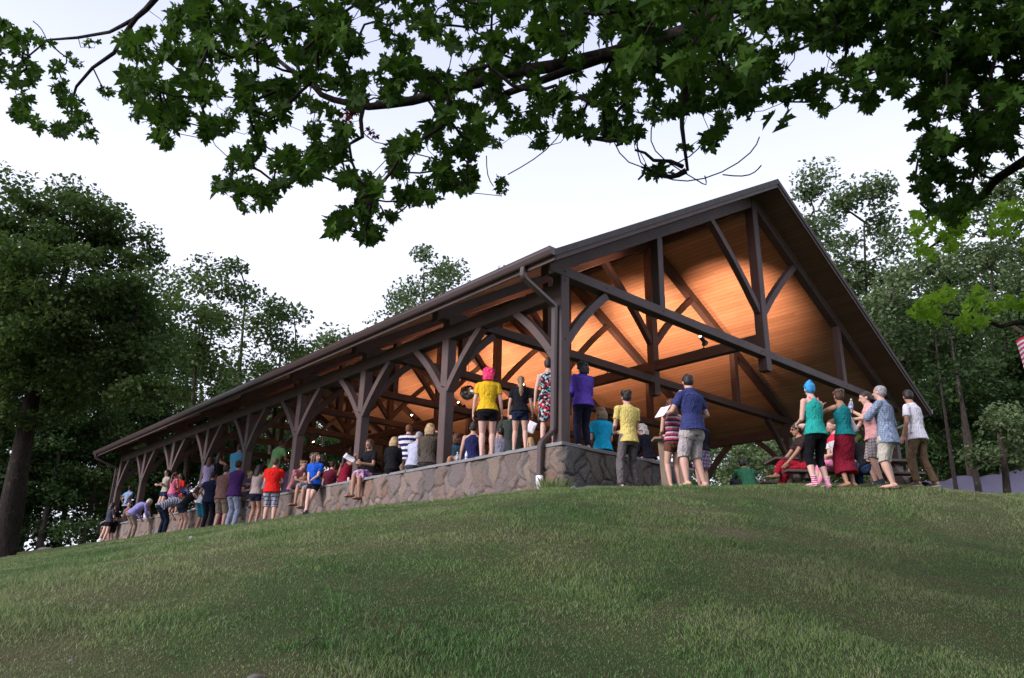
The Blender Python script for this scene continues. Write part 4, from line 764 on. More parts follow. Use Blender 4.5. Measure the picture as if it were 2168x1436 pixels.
ST('dark haired girl in black beside the girl in dark grey at the far end', out(249, 1072, -.35), 200, top=('tee', (.012, .012, .014)), bottom=('skirt', (.01, .01, .01)), hair=('long', 'dark'), skin='fair', hands=FRONT, face_on=True)
SE('person sitting at the far end of the wall with grey trainers dangling', (-.0, on(262, 1103, 0, 0)[1], -.01), 190, 1.64, pose='sit', lean=-12, sex='m', top=('tee', (.25, .12, .09)), bottom=('shorts', (.25, .22, .22)), hair=('short', 'brown'), shoes='shoe', skin='fair', hands=((-.04, .02, -.26), (.04, .02, -.26)))
# -- standing on the long wall, far half
def onwall(px, yt, yf, x=.1): b_ = on(px, yf, 0, x); return (x, b_[1], 0.0), on(px, yt, 0, x)[2]
ST('boy in light blue t-shirt with hands behind his back at the far end', onwall(262, 1032, 1104, .25), 25, sex='m', top=('tee', (.22, .32, .52)), bottom=('pants', (.01, .01, .012)), hair=('short', 'black'), skin='brown', hands=BEHIND, turn=-20)
ST('girl in cream sweater and tiny navy shorts standing on the wall with folded arms', onwall(340, 1000, 1100, -.04), 190, top=('long', (.40, .38, .31)), bottom=('hotpants', (.015, .025, .08)), hair=('bob', 'black'), skin='fair', hands=CROSS, turn=-10, face_on=True)
ST('girl in pink t-shirt with a brown ponytail on the wall behind the cream sweater', onwall(357, 1003, 1090, -.02), 20, top=('tee', (.58, .15, .23)), bottom=('shorts', (.60, .35, .40)), hair=('pony', 'brown'), skin='fair', hands=FRONT, face_on=True)
ST('child in red shirt with a white bow in black hair', onwall(374, 1006, 1080, .7), 200, top=('tee', (.55, .03, .02)), bottom=('pants', (.02, .02, .04)), hair=('bob', 'black'), skin='tan', face_on=True)
SE('boy in tie dyed shirt and blue shorts bending over on top of the wall', (.1, on(366, 1085, 0, .1)[1], 0), 12, 1.45, pose='bend', lean=60, sex='m', top=('loose', cloth((.5, .5, .5), 'dye')), bottom=('shorts', (.05, .12, .30)), hair=('short', 'brown'), skin='fair', hands=((.0, .2, -.2), (.0, .2, -.2)))
SE('woman in white blouse seated behind the wall beside the bending white haired man', seatp(317, 1070, 0, .4, 1.6), 170, 1.6, pose='sitback', top=('tee', (.62, .58, .64)), bottom=('pants', (.05, .05, .08)), hair=('long', 'sandy'), hands=FRONT)
SE('woman in white seated inside the wall behind the leaning girl in the black vest', seatp(417, 1058, 0, .35, 1.6), 40, 1.6, pose='sitback', lean=20, top=('tee', (.60, .56, .66)), bottom=('pants', (.05, .05, .08)), hair=('short', 'dark'), hands=FRONT)
ST('girl in lilac t-shirt and khaki shorts with long auburn hair standing on the wall', onwall(430, 972, 1078, -.02), 40, top=('tee', (.42, .36, .62)), bottom=('shorts', (.30, .25, .20)), hair=('long', 'auburn'), skin='fair', hands=FRONT)
ST('girl in black vest raising a hand to her face beside the lilac shirt', onwall(450, 962, 1072, .2), 15, top=('tank', (.01, .01, .013)), bottom=('hotpants', (.03, .03, .05)), hair=('long', 'dark'), skin='fair', hands=((.05, .12, -.2), (-.0, .19, .04)), elbow=((-.6, -1, -.4), (.5, .3, -1)), face_on=True)
ST('boy in sky blue t-shirt with short dark hair standing on the wall', onwall(490, 943, 1062, -.03), 40, sex='m', top=('tee', (.10, .36, .58)), bottom=('pants', (.08, .18, .32)), hair=('short', 'dark'), skin='fair', hands=FRONT, nod=18, turn=-25, lean=6)
ST('man in pale green t-shirt with bowed head standing on the wall', onwall(572, 931, 1050, .15), 12, sex='m', top=('tee', (.17, .36, .14)), bottom=('pants', (.02, .02, .03)), hair=('short', 'black'), skin='brown', hands=READ, nod=26, lean=12)
SE('child in pale lilac seated on the wall behind the boy in red', (.0, on(560, 1058, 0, 0)[1], 0), 200, 1.35, pose='sit', top=('tee', (.55, .42, .55)), bottom=('shorts', (.5, .5, .6)), hair=('short', 'sandy'), shoes='shoe', hands=FRONT)
bake()
print('PEOPLE', len(PEOPLE))
for l_ in LOG: print(*l_)

# ------------------------------------------------------------------ leaves and trees
HALF = np.array([(0, 0), (.10, -.05), (.33, -.12), (.29, .05), (.21, .13), (.44, .20), (.68, .30), (.53, .41), (.60, .60), (.41, .52), (.21, .45), (.27, .70), (.15, .80), (0, 1.04)])
def frames(N, up_bias, g):
    n = g.normal(size=(N, 3)); n[:, 2] = np.abs(n[:, 2])+up_bias; n /= np.linalg.norm(n, axis=1)[:, None]
    t = g.normal(size=(N, 3)); t[:, 2] -= .5; t -= n*(t*n).sum(1)[:, None]; t /= np.linalg.norm(t, axis=1)[:, None]
    return n, t, np.cross(t, n)
def maple_leaves(Pc, size, g, up=.5):
    N = len(Pc); n, t, s = frames(N, up, g); size = size*g.uniform(.65, 1.15, N); Vs = []
    fold = g.uniform(-.1, .7, N); curl = g.uniform(-.2, .55, N)
    for sg in (1, -1):
        x = HALF[:, 0]*sg; y = HALF[:, 1]
        Vs.append(Pc[:, None]+size[:, None, None]*(s[:, None]*x[None, :, None]+t[:, None]*y[None, :, None]+n[:, None]*((fold[:, None]*np.abs(x)[None]-curl[:, None]*(y**2)[None])[..., None])))
    V = np.stack(Vs, 1).reshape(-1, 3); k = len(HALF); F_ = np.arange(N*2*k).reshape(-1, k); F_[1::2] = F_[1::2, ::-1]
    return V, F_, k, np.repeat(g.random(N), 2*k)
def quad_leaves(Pc, size, g, up=.35):
    N = len(Pc); n, t, s = frames(N, up, g); size = (size*g.uniform(.6, 1.3, N))[:, None]
    V = np.stack([Pc, Pc+size*(s*.34+t*.45+n*.08), Pc+size*t, Pc+size*(-s*.34+t*.45+n*.08)], 1).reshape(-1, 3)
    return V, np.arange(4*N).reshape(-1, 4)
def prim(nodes, roots):
    """links every node to the nearest already linked one, starting from the roots"""
    pts = list(roots); done = np.array(roots, float); left = [np.array(q, float) for q in nodes]; E = []
    D = [min((np.linalg.norm(done-q, axis=1)).min() for _ in (0,)) for q in left]; par = [int(np.linalg.norm(done-q, axis=1).argmin()) for q in left]
    idx = list(range(len(left)))
    while idx:
        j = min(idx, key=lambda i: D[i]); idx.remove(j); pts.append(left[j]); E.append((par[j], len(pts)-1)); me = len(pts)-1
        for i in idx:
            d = np.linalg.norm(left[j]-left[i])
            if d < D[i]: D[i] = d; par[i] = me
    return pts, E
def tree(name, label, cat, base, lobes, mat, leaf=.13, dens=1.0, trunk_r=.22, lean_to=None, group=None, clump=.62, seed=1, tint=(0, 1), top_frac=.9, npc=110, twig=.014, bark='bark'):
    """lobes: world ellipsoids (centre, rx, rz); clumps of leaves fill them and limbs reach every clump"""
    g = np.random.default_rng(seed); root = tag(empty(name, base), label, cat, group); base = np.array(base, float)
    cl = []
    for c, rx, rz in lobes:
        k = max(3, int(dens*rx*rx*rz/clump**3*.55))
        for _ in range(k):
            d = g.normal(size=3); d /= np.linalg.norm(d); r = g.uniform(.35, 1.0)**.6; cl.append((np.array(c)+d*np.array((rx, rx, rz))*r))
    cl = np.array(cl); tp = cl.mean(0) if lean_to is None else np.array(lean_to); tp = tp.copy(); ztop = cl[:, 2].min()*.15+cl[:, 2].max()*.85
    n_ = 9; tr = []
    for i in range(n_):
        t = i/(n_-1); tr.append(base+(np.array((tp[0], tp[1], ztop))-base)*np.array((t**1.2, t**1.2, t))+np.array((math.sin(t*5+seed)*.16, math.cos(t*4+seed)*.16, 0))*trunk_r*3*t)
    b = MB(); b.tube([tr[0]-np.array((0, 0, .4)), tr[0], tr[0]+(tr[1]-tr[0])*.12]+tr[1:], [trunk_r*1.6, trunk_r*1.35, trunk_r]+[trunk_r*(1-.85*i/(n_-1)) for i in range(1, n_)], 12, jit=.12)
    b.build('trunk', M[bark], root, smooth=True)
    lo = cl[:, 2].min(); roots = [q for q in tr[2:] ]
    pts, E_ = prim(cl, roots); b = MB(); kids = {}
    for a_, c_ in E_: kids.setdefault(a_, []).append(c_)
    import functools
    cnt = [1]*len(pts)
    for a_, c_ in reversed(E_): cnt[a_] += cnt[c_]
    for a_, c_ in E_:
        p, q = pts[a_], pts[c_]; r = min(trunk_r*.5, twig*math.sqrt(cnt[c_])); m = (p+q)/2+g.normal(size=3)*.06*np.linalg.norm(q-p); b.tube([p, m, q], [r*1.15, r, r*.8], 6, caps=False)
    b.build('branches', M[bark], root, smooth=True)
    N = int(npc*len(cl)); ci = g.integers(0, len(cl), N); d = g.normal(size=(N, 3)); d /= np.linalg.norm(d, axis=1)[:, None]; rr = g.uniform(0, 1, N)**.5
    rs = (clump*g.uniform(.7, 1.35, len(cl)))[ci]; Pc = cl[ci]+d*(rr*rs)[:, None]*np.array((1.15, 1.15, .72))
    V, F_ = quad_leaves(Pc, leaf, g); ctint = g.uniform(0, 1, len(cl)); tt = np.clip(.55*ctint[ci]+.45*g.random(N), 0, 1)*(tint[1]-tint[0])+tint[0]
    npmesh('crown', V, F_, M[mat], root, attrs={'tint': np.repeat(tt, 4)})
    return root
def lobe(px, py, rx, ry, d):
    return (at(px, py, d), rx*d/F, ry*d/F)
def gb(px, py, d): p = at(px, py, d); return (p[0], p[1], G(p)-.05)
tree('maple_tree', 'large dense maple with a dark ridged trunk at the left edge of the lawn', 'tree', gb(2, 1188, 20.5),
     [lobe(140, 470, 135, 75, 20.5), lobe(30, 540, 110, 90, 20), lobe(255, 545, 80, 85, 21), lobe(150, 620, 170, 95, 19.5), lobe(20, 690, 130, 110, 20.5), lobe(270, 700, 95, 80, 20), lobe(-120, 620, 130, 170, 21), lobe(130, 770, 180, 75, 20), lobe(330, 800, 95, 60, 19.5), lobe(360, 700, 60, 60, 22), lobe(60, 860, 110, 60, 21), lobe(90, 430, 70, 40, 20.5), lobe(200, 470, 70, 50, 21), lobe(200, 680, 120, 60, 22), lobe(80, 760, 130, 60, 22)],
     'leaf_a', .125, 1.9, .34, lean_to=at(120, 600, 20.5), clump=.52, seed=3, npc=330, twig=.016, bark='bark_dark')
bgt = [('ash_tree', 'tree with a rounded dark crown just right of the large maple', [(405, 625, 80, 70), (400, 730, 75, 90), (440, 830, 80, 70)], 30, 'leaf_a', 395),
       ('poplar_tree', 'tall airy tree with two upright tips behind the pavilion roof', [(455, 585, 35, 45), (505, 600, 32, 60), (500, 690, 62, 55), (560, 660, 40, 50), (545, 760, 75, 55)], 36, 'leaf_a', 500),
       ('poplar_tree', 'tree with a drooping outline sloping down to the pavilion roof', [(585, 690, 42, 60), (605, 770, 42, 70), (560, 850, 70, 60)], 38, 'leaf_a', 575),
       ('birch_tree', 'small pale tree top showing above the roof edge at the middle left', [(690, 725, 36, 30), (665, 760, 40, 30), (720, 770, 40, 40)], 46, 'leaf_b', 690),
       ('oak_tree', 'lone grey green tree top above the middle of the roof', [(905, 575, 52, 38), (870, 625, 38, 30), (950, 600, 34, 40), (900, 700, 80, 60)], 46, 'leaf_b', 905),
       ('oak_tree', 'tree tip just peeking over the roof beside the hanging maple spray', [(1095, 605, 22, 20), (1095, 640, 40, 30)], 50, 'leaf_b', 1092),
       ('oak_tree', 'tall grey green tree rising directly behind the gable peak on the right', [(1710, 395, 38, 42), (1690, 455, 46, 45), (1745, 480, 62, 50), (1720, 570, 80, 70)], 36, 'leaf_b', 1735),
       ('oak_tree', 'tall thin topped tree right of the gable peak with sky between its twigs', [(1845, 400, 36, 30), (1800, 440, 38, 36), (1875, 450, 50, 50), (1830, 540, 90, 70), (1860, 640, 90, 70)], 33, 'leaf_b', 1840),
       ('beech_tree', 'broad leafy tree beside the right slope of the roof', [(1930, 600, 95, 60), (1900, 690, 95, 70), (1960, 760, 110, 70), (1850, 650, 60, 50)], 27, 'leaf_b', 1925),
       ('oak_tree', 'sparse tree at the right edge with sky showing through', [(2090, 440, 90, 50), (2140, 520, 80, 70), (2060, 560, 80, 60), (2110, 640, 110, 60)], 34, 'leaf_b', 2110),
       ('pine_tree', 'dark pine shading the ground at the right edge', [(2010, 850, 100, 60), (2120, 800, 110, 70), (1960, 900, 70, 60), (2230, 760, 120, 160)], 30, 'leaf_c', 2160)]
for i, (nm, lb, ls, d, mt, bx) in enumerate(bgt):
    s_ = d/20.0; tree(nm, lb, 'tree', gb(bx, 1030, d), [lobe(a, b_, c, e, d+(k % 3-1)*1.2) for k, (a, b_, c, e) in enumerate(ls)], mt, .125*s_**.8, 1.6, .15+.05*(i % 3), clump=.47*s_, seed=20+i, npc=260, twig=.018)
tree('sapling', 'low leafy sapling with pale green leaves at the lower right edge', 'tree', gb(2125, 1030, 19), [lobe(2110, 905, 55, 55, 19), lobe(2150, 880, 50, 80, 19), lobe(2085, 950, 30, 30, 18.5), lobe(2160, 960, 40, 30, 19)], 'leaf_b', .12, 1.1, .13, clump=.36, seed=51, npc=200, twig=.008)
for i, (px, d, r_, lb) in enumerate([(2062, 24, .13, 'slender lichened trunk between two dark ones in front of the tarpaulin'), (2014, 25, .09, 'thin crooked trunk left of the lichened one in front of the tarpaulin'), (2045, 27, .14, 'dark straight trunk close behind the lichened trunk')]):
    tree('young_tree', lb, 'tree', gb(px+8, 1030, d), [lobe(px-30, 700, 60, 60, d), lobe(px-20, 800, 70, 50, d)], 'leaf_c', .17, .7, r_, seed=60+i, clump=.7, npc=100)
for i, (px, py, rx, ry, d, lb, mt) in enumerate([(168, 1124, 48, 28, 31, 'dark rounded bush left of the far end of the wall', 'leaf_c'), (1560, 985, 70, 55, 40, 'light green bush seen through the right side of the pavilion, nearest its brace', 'leaf_b'), (1655, 955, 60, 70, 42, 'tall bush seen past the right posts of the pavilion', 'leaf_b'), (1500, 960, 60, 60, 44, 'bush seen between the legs of the right hand posts', 'leaf_a'), (60, 1060, 70, 70, 42, 'dark undergrowth bush right of the maple trunk', 'leaf_c'), (660, 950, 90, 40, 60, 'bright bush visible through the far bays', 'leaf_a'), (100, 1010, 80, 60, 38, 'dark leafy thicket right of the maple trunk at head height', 'leaf_c'), (215, 1000, 70, 90, 44, 'dark thicket left of the far corner post', 'leaf_c'), (-40, 1050, 80, 80, 36, 'thicket at the left edge behind the maple trunk', 'leaf_c'), (1985, 960, 70, 50, 36, 'dark undergrowth right of the white t-shirt man', 'leaf_c'), (2080, 930, 90, 60, 38, 'dark undergrowth behind the lichened trunk', 'leaf_c'), (1590, 930, 60, 50, 52, 'high bush seen under the far eave of the pavilion', 'leaf_a'), (450, 960, 120, 60, 50, 'dark bushes seen between the far posts', 'leaf_c'), (600, 905, 80, 45, 55, 'leafy bush top behind the lamps of the far bays', 'leaf_a'), (565, 955, 60, 45, 50, 'bush seen between the bowed green shirt and the post', 'leaf_c'), (705, 900, 60, 40, 60, 'distant bush seen over the wall under the fourth truss', 'leaf_a'), (35, 1146, 70, 36, 35, 'low dark bush just right of the foot of the maple', 'leaf_c'), (108, 1138, 60, 34, 37, 'low dark bush above the rounded boulder', 'leaf_c'), (-55, 1160, 80, 50, 33, 'low bush at the left edge behind the maple foot', 'leaf_c'), (215, 1122, 55, 40, 39, 'low bush behind the far foot of the wall', 'leaf_c')]):
    p = at(px, py+ry, d); tree('shrub', lb, 'bush', (p[0], p[1], p[2]), [lobe(px, py, rx, ry, d)], mt, .13 if d < 35 else .19, 3.2, .05, clump=.5 if d < 35 else .8, seed=80+i, npc=170)
# far woodland: each tree its own object, four kinds of crown shared between them
kinds = []
def wood_tree(px, d, H_, k, lb):
    b = gb(px, 1030, d)
    if len(kinds) <= k:
        lo = []; g = np.random.default_rng(200+k); base = np.array((0., 0, 0))
        for q in range(9): t = q/8; r = 3.1*(.55+.6*math.sin(math.pi*(.2+.75*t))); lo.append((base+np.array((g.uniform(-1.6, 1.6), g.uniform(-1.6, 1.6), 3.2+t*13.5)), r*.8, 1.9))
        r_ = tree('forest_tree', lb, 'tree', (0, 0, 0), lo, ('leaf_c', 'leaf_a', 'leaf_c', 'leaf_a')[k], .30, 1.5, .22, clump=1.1, seed=210+k, npc=170, twig=.03, group='woodland trees behind the pavilion'); kinds.append(r_)
    else:
        r_ = kinds[k].copy(); COL.objects.link(r_)
        for ch in kinds[k].children: c = ch.copy(); COL.objects.link(c); c.parent = r_
        r_['label'] = lb
    r_.location = b; r_.rotation_euler = (0, 0, rnd.uniform(0, 6)); s_ = H_/18.5; r_.scale = (s_*rnd.uniform(.9, 1.15), s_*rnd.uniform(.9, 1.15), s_); return r_
wt = [(-190, 34, 17), (-60, 36, 15), (110, 36, 12), (200, 38, 12), (290, 50, 14), (380, 60, 15), (480, 46, 12), (1940, 37, 15), (2040, 38, 16), (2120, 37, 17), (1870, 60, 20), (1700, 46, 13), (-260, 40, 19), (-120, 46, 18), (-20, 40, 16), (70, 47, 17), (150, 42, 14), (235, 50, 16), (330, 44, 14), (430, 52, 15), (520, 58, 13), (610, 64, 14), (700, 70, 13), (810, 76, 13), (930, 80, 13), (1480, 58, 14), (1570, 66, 15), (1650, 56, 13), (1740, 50, 17), (1830, 44, 17), (1905, 52, 19), (1985, 42, 16), (2070, 48, 20), (2160, 42, 18), (2260, 46, 22), (2380, 40, 22), (2520, 44, 20)]
tn = ['close behind the maple at the left edge', 'behind the maple crown, low', 'above the thicket beside the maple trunk', 'above the dark rounded bush', 'left of the far gable peak', 'over the far end of the roof', 'seen through the middle bays', 'over the shoulder of the white t-shirt man', 'left of the lichened trunk', 'behind the pale sapling', 'behind the thin topped oak', 'under the right slope of the roof', 'left of the large maple', 'behind the maple trunk', 'just right of the maple trunk', 'between the maple trunk and the bush', 'behind the dark rounded bush', 'beyond the far corner of the pavilion', 'behind the far gable', 'seen through the last bays', 'seen between the far posts', 'seen beyond the lamps', 'hidden mostly by the roof', 'far behind the roof, left half', 'far behind the roof, middle', 'seen under the right eave', 'behind the kneeling bushes', 'behind the right posts', 'behind the gable peak', 'right of the gable peak', 'behind the leafy beech', 'behind the rake board', 'behind the lichened trunk', 'at the right edge behind the sapling', 'off the right edge', 'second off the right edge', 'third off the right edge']
for i, ((px, d, H_), t_) in enumerate(zip(wt, tn)): wood_tree(px, d, H_, i % 4, 'dark woodland tree '+t_)

# ------------------------------------------------------------------ the maple overhead
def inside(P, poly):
    x, y = P; c = False; n = len(poly)
    for i in range(n):
        x1, y1 = poly[i]; x2, y2 = poly[i-1]
        if (y1 > y) != (y2 > y) and x < (x2-x1)*(y-y1)/(y2-y1)+x1: c = not c
    return c
REG = [  # outline in the view, holes, depth near/far, px2 per leaf, leaf size, material
 ([(-120, 20), (20, 40), (45, 80), (90, 90), (130, 120), (128, 165), (160, 215), (205, 235), (238, 300), (205, 308), (150, 285), (118, 300), (60, 275), (-10, 235), (-120, 240)], [], 5.0, 6.2, 190, .125, 'leaf_maple'),
 ([(180, 85), (205, 90), (200, 110), (175, 108)], [], 5.4, 5.8, 160, .10, 'leaf_maple'),
 ([(135, 115), (170, 125), (205, 150), (210, 170), (180, 165), (140, 140)], [], 5.4, 5.8, 230, .10, 'leaf_maple'),
 ([(205, 190), (240, 200), (240, 220), (210, 232)], [], 5.4, 5.8, 200, .10, 'leaf_maple'),
 ([(255, 90), (300, 62), (345, 70), (365, 20), (440, -10), (520, -330), (2400, -330), (2400, 100), (2400, 240), (2000, 330), (1960, 290), (1880, 210), (1850, 245), (1790, 262), (1730, 255), (1700, 230), (1660, 225), (1600, 235), (1540, 268), (1520, 318), (1470, 332), (1440, 320), (1430, 260), (1370, 275), (1330, 318), (1280, 322), (1230, 298), (1180, 290), (1140, 315), (1070, 332), (1010, 320), (1000, 380), (985, 430), (900, 432), (850, 445), (838, 500), (790, 525), (735, 520), (688, 492), (700, 462), (745, 440), (740, 410), (700, 372), (650, 405), (600, 425), (560, 448), (505, 462), (460, 430), (436, 372), (460, 340), (510, 315), (560, 285), (520, 270), (475, 288), (410, 300), (370, 328), (320, 300), (268, 262), (262, 200), (245, 160)],
  [[(770, 238), (870, 225), (900, 240), (880, 290), (850, 310), (800, 325), (765, 320), (748, 280)], [(905, 120), (945, 100), (975, 130), (960, 160), (930, 150)], [(590, 300), (650, 285), (660, 320), (600, 335)], [(1140, 125), (1165, 110), (1185, 150), (1180, 200), (1150, 190)], [(1215, 150), (1250, 140), (1275, 185), (1250, 205)], [(1300, 120), (1325, 120), (1318, 150)], [(1590, 55), (1610, 50), (1625, 110), (1610, 120)], [(1650, 160), (1690, 150), (1720, 120), (1790, 110), (1780, 140), (1700, 180), (1660, 190)], [(850, 330), (905, 320), (900, 370), (855, 350)], [(480, 300), (520, 285), (560, 292), (520, 312)], [(960, 190), (1010, 185), (1040, 205), (980, 225)], [(700, 215), (735, 205), (740, 240), (700, 240)]], 3.4, 6.0, 150, .125, 'leaf_maple'),
 ([(1000, -40), (1650, -60), (1640, 120), (1560, 240), (1420, 190), (1250, 120), (1100, 100)], [], 2.9, 3.6, 620, .13, 'leaf_maple'),
 ([(1640, -60), (2400, -60), (2400, 260), (2100, 200), (1850, 150), (1700, 90)], [], 4.0, 5.4, 150, .125, 'leaf_maple'),
 ([(1050, 388), (1085, 382), (1105, 405), (1095, 432), (1065, 428), (1048, 412)], [], 5.0, 5.2, 150, .085, 'leaf_maple'),
 ([(1352, 366), (1400, 362), (1410, 385), (1385, 396), (1358, 388)], [], 5.0, 5.2, 180, .11, 'leaf_maple'),
 ([(1950, 300), (2260, 120), (2260, 420), (2100, 400), (2080, 440), (2020, 480), (1950, 440), (1925, 380), (1940, 340)], [(lambda: [(2085, 330), (2168, 350), (2168, 420), (2100, 400)])()], 4.6, 5.8, 140, .125, 'leaf_maple'),
 ([(1915, 470), (1960, 430), (2030, 440), (2060, 480), (2020, 540), (1980, 560), (1935, 545), (1905, 505)], [], 5.6, 6.4, 170, .13, 'leaf_bright'),
 ([(2060, 430), (2200, 420), (2230, 560), (2120, 545), (2090, 490)], [], 5.6, 6.4, 260, .13, 'leaf_bright'),
 ([(1930, 650), (1990, 608), (2060, 618), (2120, 640), (2175, 600), (2260, 610), (2260, 665), (2140, 672), (2090, 700), (2040, 715), (1990, 715), (1945, 690)], [], 5.8, 6.6, 150, .135, 'leaf_bright'),
 ([(725, 235), (750, 232), (752, 262), (742, 300), (722, 300), (718, 262)], [], 4.9, 5.2, 120, .07, 'leaf_red'), ([(778, 280), (805, 280), (802, 305), (782, 302)], [], 4.9, 5.2, 130, .07, 'leaf_red')]
tb = np.array(at(1900, 1500, 1.0)); tb = np.array((CAM[0]+3.6, CAM[1]-4.6, 0)); tb[2] = G(tb)
mp = tag(empty('maple_tree', tb), 'overhanging maple whose leafy boughs hang across the top of the view', 'tree')
LIMB = [[at(2450, -300, 4.2), at(1950, -150, 4.1), at(1560, 0, 4.0), at(1480, 52, 4.2), at(1300, 115, 4.5), at(1060, 160, 4.8), at(960, 188, 4.9), at(870, 212, 5.0), at(780, 226, 5.1), at(705, 212, 5.2), at(660, 182, 5.3), at(590, 128, 5.4)],
        [at(1560, 0, 4.0), at(1440, 120, 3.8), at(1452, 200, 3.8), at(1447, 270, 3.8), at(1456, 362, 3.8)], [at(1300, 115, 4.5), at(1070, 200, 4.6), at(1045, 250, 4.6)],
        [at(768, 226, 5.1), at(766, 285, 5.0), at(738, 308, 5.0), at(758, 375, 5.0), at(795, 440, 5.0)], [at(1900, -160, 4.1), at(900, -200, 5.0), at(420, -120, 5.3), at(328, 0, 5.4), at(292, 38, 5.4), at(240, 112, 5.4), at(158, 182, 5.5), at(152, 250, 5.5)],
        [at(292, 38, 5.4), at(232, 70, 5.5), at(100, 88, 5.6), at(20, 150, 5.6)], [at(2450, -300, 4.2), at(2380, 200, 5.0), at(2110, 380, 5.5), at(2050, 440, 5.9), at(2010, 500, 6.0), at(1960, 530, 6.1)],
        [at(2380, 200, 5.0), at(2320, 620, 6.0), at(2168, 680, 6.1), at(2120, 692, 6.1), at(2050, 670, 6.2), at(1960, 660, 6.3)], [at(1450, 350, 3.8), at(1385, 342, 3.9), at(1345, 318, 4.0)], [at(1456, 362, 3.8), at(1420, 372, 3.85), at(1370, 358, 4.0), at(1352, 380, 4.6)]]
crown_c = at(1100, -250, 4.5)
tt_ = np.array((tb[0], tb[1], at(2450, -300, 4.2)[2]+.3))
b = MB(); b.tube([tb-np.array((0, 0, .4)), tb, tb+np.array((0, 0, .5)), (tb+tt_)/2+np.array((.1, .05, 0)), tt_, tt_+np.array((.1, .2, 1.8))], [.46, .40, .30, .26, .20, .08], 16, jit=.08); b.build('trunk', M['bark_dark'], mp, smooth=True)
b = MB(); j_ = LIMB[0][0]
b.tube([tt_-np.array((0, 0, .3)), (tt_+j_)/2+np.array((0, 0, .25)), j_], [.17, .13, .11], 10)
LR = [(.058, .014), (.024, .008), (.03, .010), (.016, .005), (.034, .006), (.016, .004), (.05, .008), (.035, .006), (.012, .006), (.016, .006)]
for l_, (r0, r1) in zip(LIMB, LR):
    P_ = []
    for i in range(len(l_)-1):
        for t in (0, .5): P_.append(l_[i]*(1-t)+l_[i+1]*t+np.array([rnd.uniform(-1, 1) for _ in range(3)])*.012)
    P_.append(l_[-1]); b.tube(P_, [r0+(r1-r0)*i/(len(P_)-1) for i in range(len(P_))], 8, jit=.15)
def pxcurve(pts, d): return [at(x, y, d) for x, y in pts]
for pts, d in (([(1350, 290), (1345, 350), (1400, 375), (1450, 390), (1530, 370), (1600, 320), (1608, 290)], 3.9), ([(1300, 300), (1320, 350), (1400, 365), (1470, 330), (1490, 300)], 4.0), ([(1215, 235), (1180, 300), (1130, 340), (1075, 370)], 4.6), ([(1030, 330), (1030, 375), (1045, 395)], 5.0), ([(1385, 250), (1370, 300), (1400, 340), (1480, 382), (1500, 400), (1492, 372)], 4.0), ([(960, 100), (945, 180), (900, 300)], 5.0), ([(1530, 370), (1575, 376), (1600, 366), (1612, 350)], 3.9), ([(100, 88), (90, 60), (70, 45)], 5.5), ([(760, 270), (790, 310), (850, 305)], 5.0)):
    q = pxcurve(pts, d); P_ = []
    for i in range(len(q)-1): P_ += [q[i]*(1-t)+q[i+1]*t for t in (0, .5)]
    P_.append(q[-1]); 
    for _ in range(2): P_ = [P_[0]]+[(P_[i-1]+2*P_[i]+P_[i+1])/4 for i in range(1, len(P_)-1)]+[P_[-1]]
    b.tube(P_, .0035, 5)
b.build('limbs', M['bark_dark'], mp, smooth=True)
rootn = [q for l_ in LIMB for q in l_]; rootn += [(l_[i]+l_[i+1])/2 for l_ in LIMB for i in range(len(l_)-1)]
g7 = np.random.default_rng(77); sprays = []; leafsets = {}
for poly, holes, d0, d1, per, size, mt in REG:
    A = abs(sum(poly[i-1][0]*poly[i][1]-poly[i][0]*poly[i-1][1] for i in range(len(poly)))/2); xs = [q[0] for q in poly]; ys = [q[1] for q in poly]
    per = per*.30; size = size*.49; nl = A/per; k = min(17, max(5, int(nl/2))); ns = max(1, int(nl/k)); rad = math.sqrt(per*k)*.52; c_ = 0
    for _ in range(ns*60):
        if c_ >= ns: break
        p = (g7.uniform(min(xs), max(xs)), g7.uniform(min(ys), max(ys)))
        if not inside(p, poly) or any(inside(p, h_) for h_ in holes): continue
        if p[1] < -60 and g7.random() < .6: c_ += 1; continue
        c_ += 1; d = g7.uniform(d0, d1); cw = at(p[0], p[1], d); sprays.append(cw)
        for q in range(k):
            a = g7.uniform(0, 2*math.pi); r = rad*math.sqrt(g7.random()); pp = (p[0]+r*math.cos(a), p[1]+r*math.sin(a)*.8)
            if any(inside(pp, h_) for h_ in holes) or (not inside(pp, poly) and g7.random() < .8): continue
            leafsets.setdefault((mt, size), []).append(at(pp[0], pp[1]-10, d+g7.uniform(-.25, .25)))
for x, y, d, s_ in ((1650, 262, 3.4, .10), (1668, 268, 3.5, .09), (1640, 240, 3.4, .10), (1580, 256, 4.4, .07), (1395, 362, 3.7, .09), (1375, 366, 3.8, .08)): leafsets.setdefault(('leaf_maple', s_), []).append(at(x, y, d))
for i, ((mt, size), Pl) in enumerate(leafsets.items()):
    V, F_, k, tn_ = maple_leaves(np.array(Pl), size, g7, .35); npmesh('crown', V, F_, M[mt], mp, nper=k, attrs={'tint': tn_})
lb_ = []  # extra crown lobes out of view, added to block skylight on gable and grass
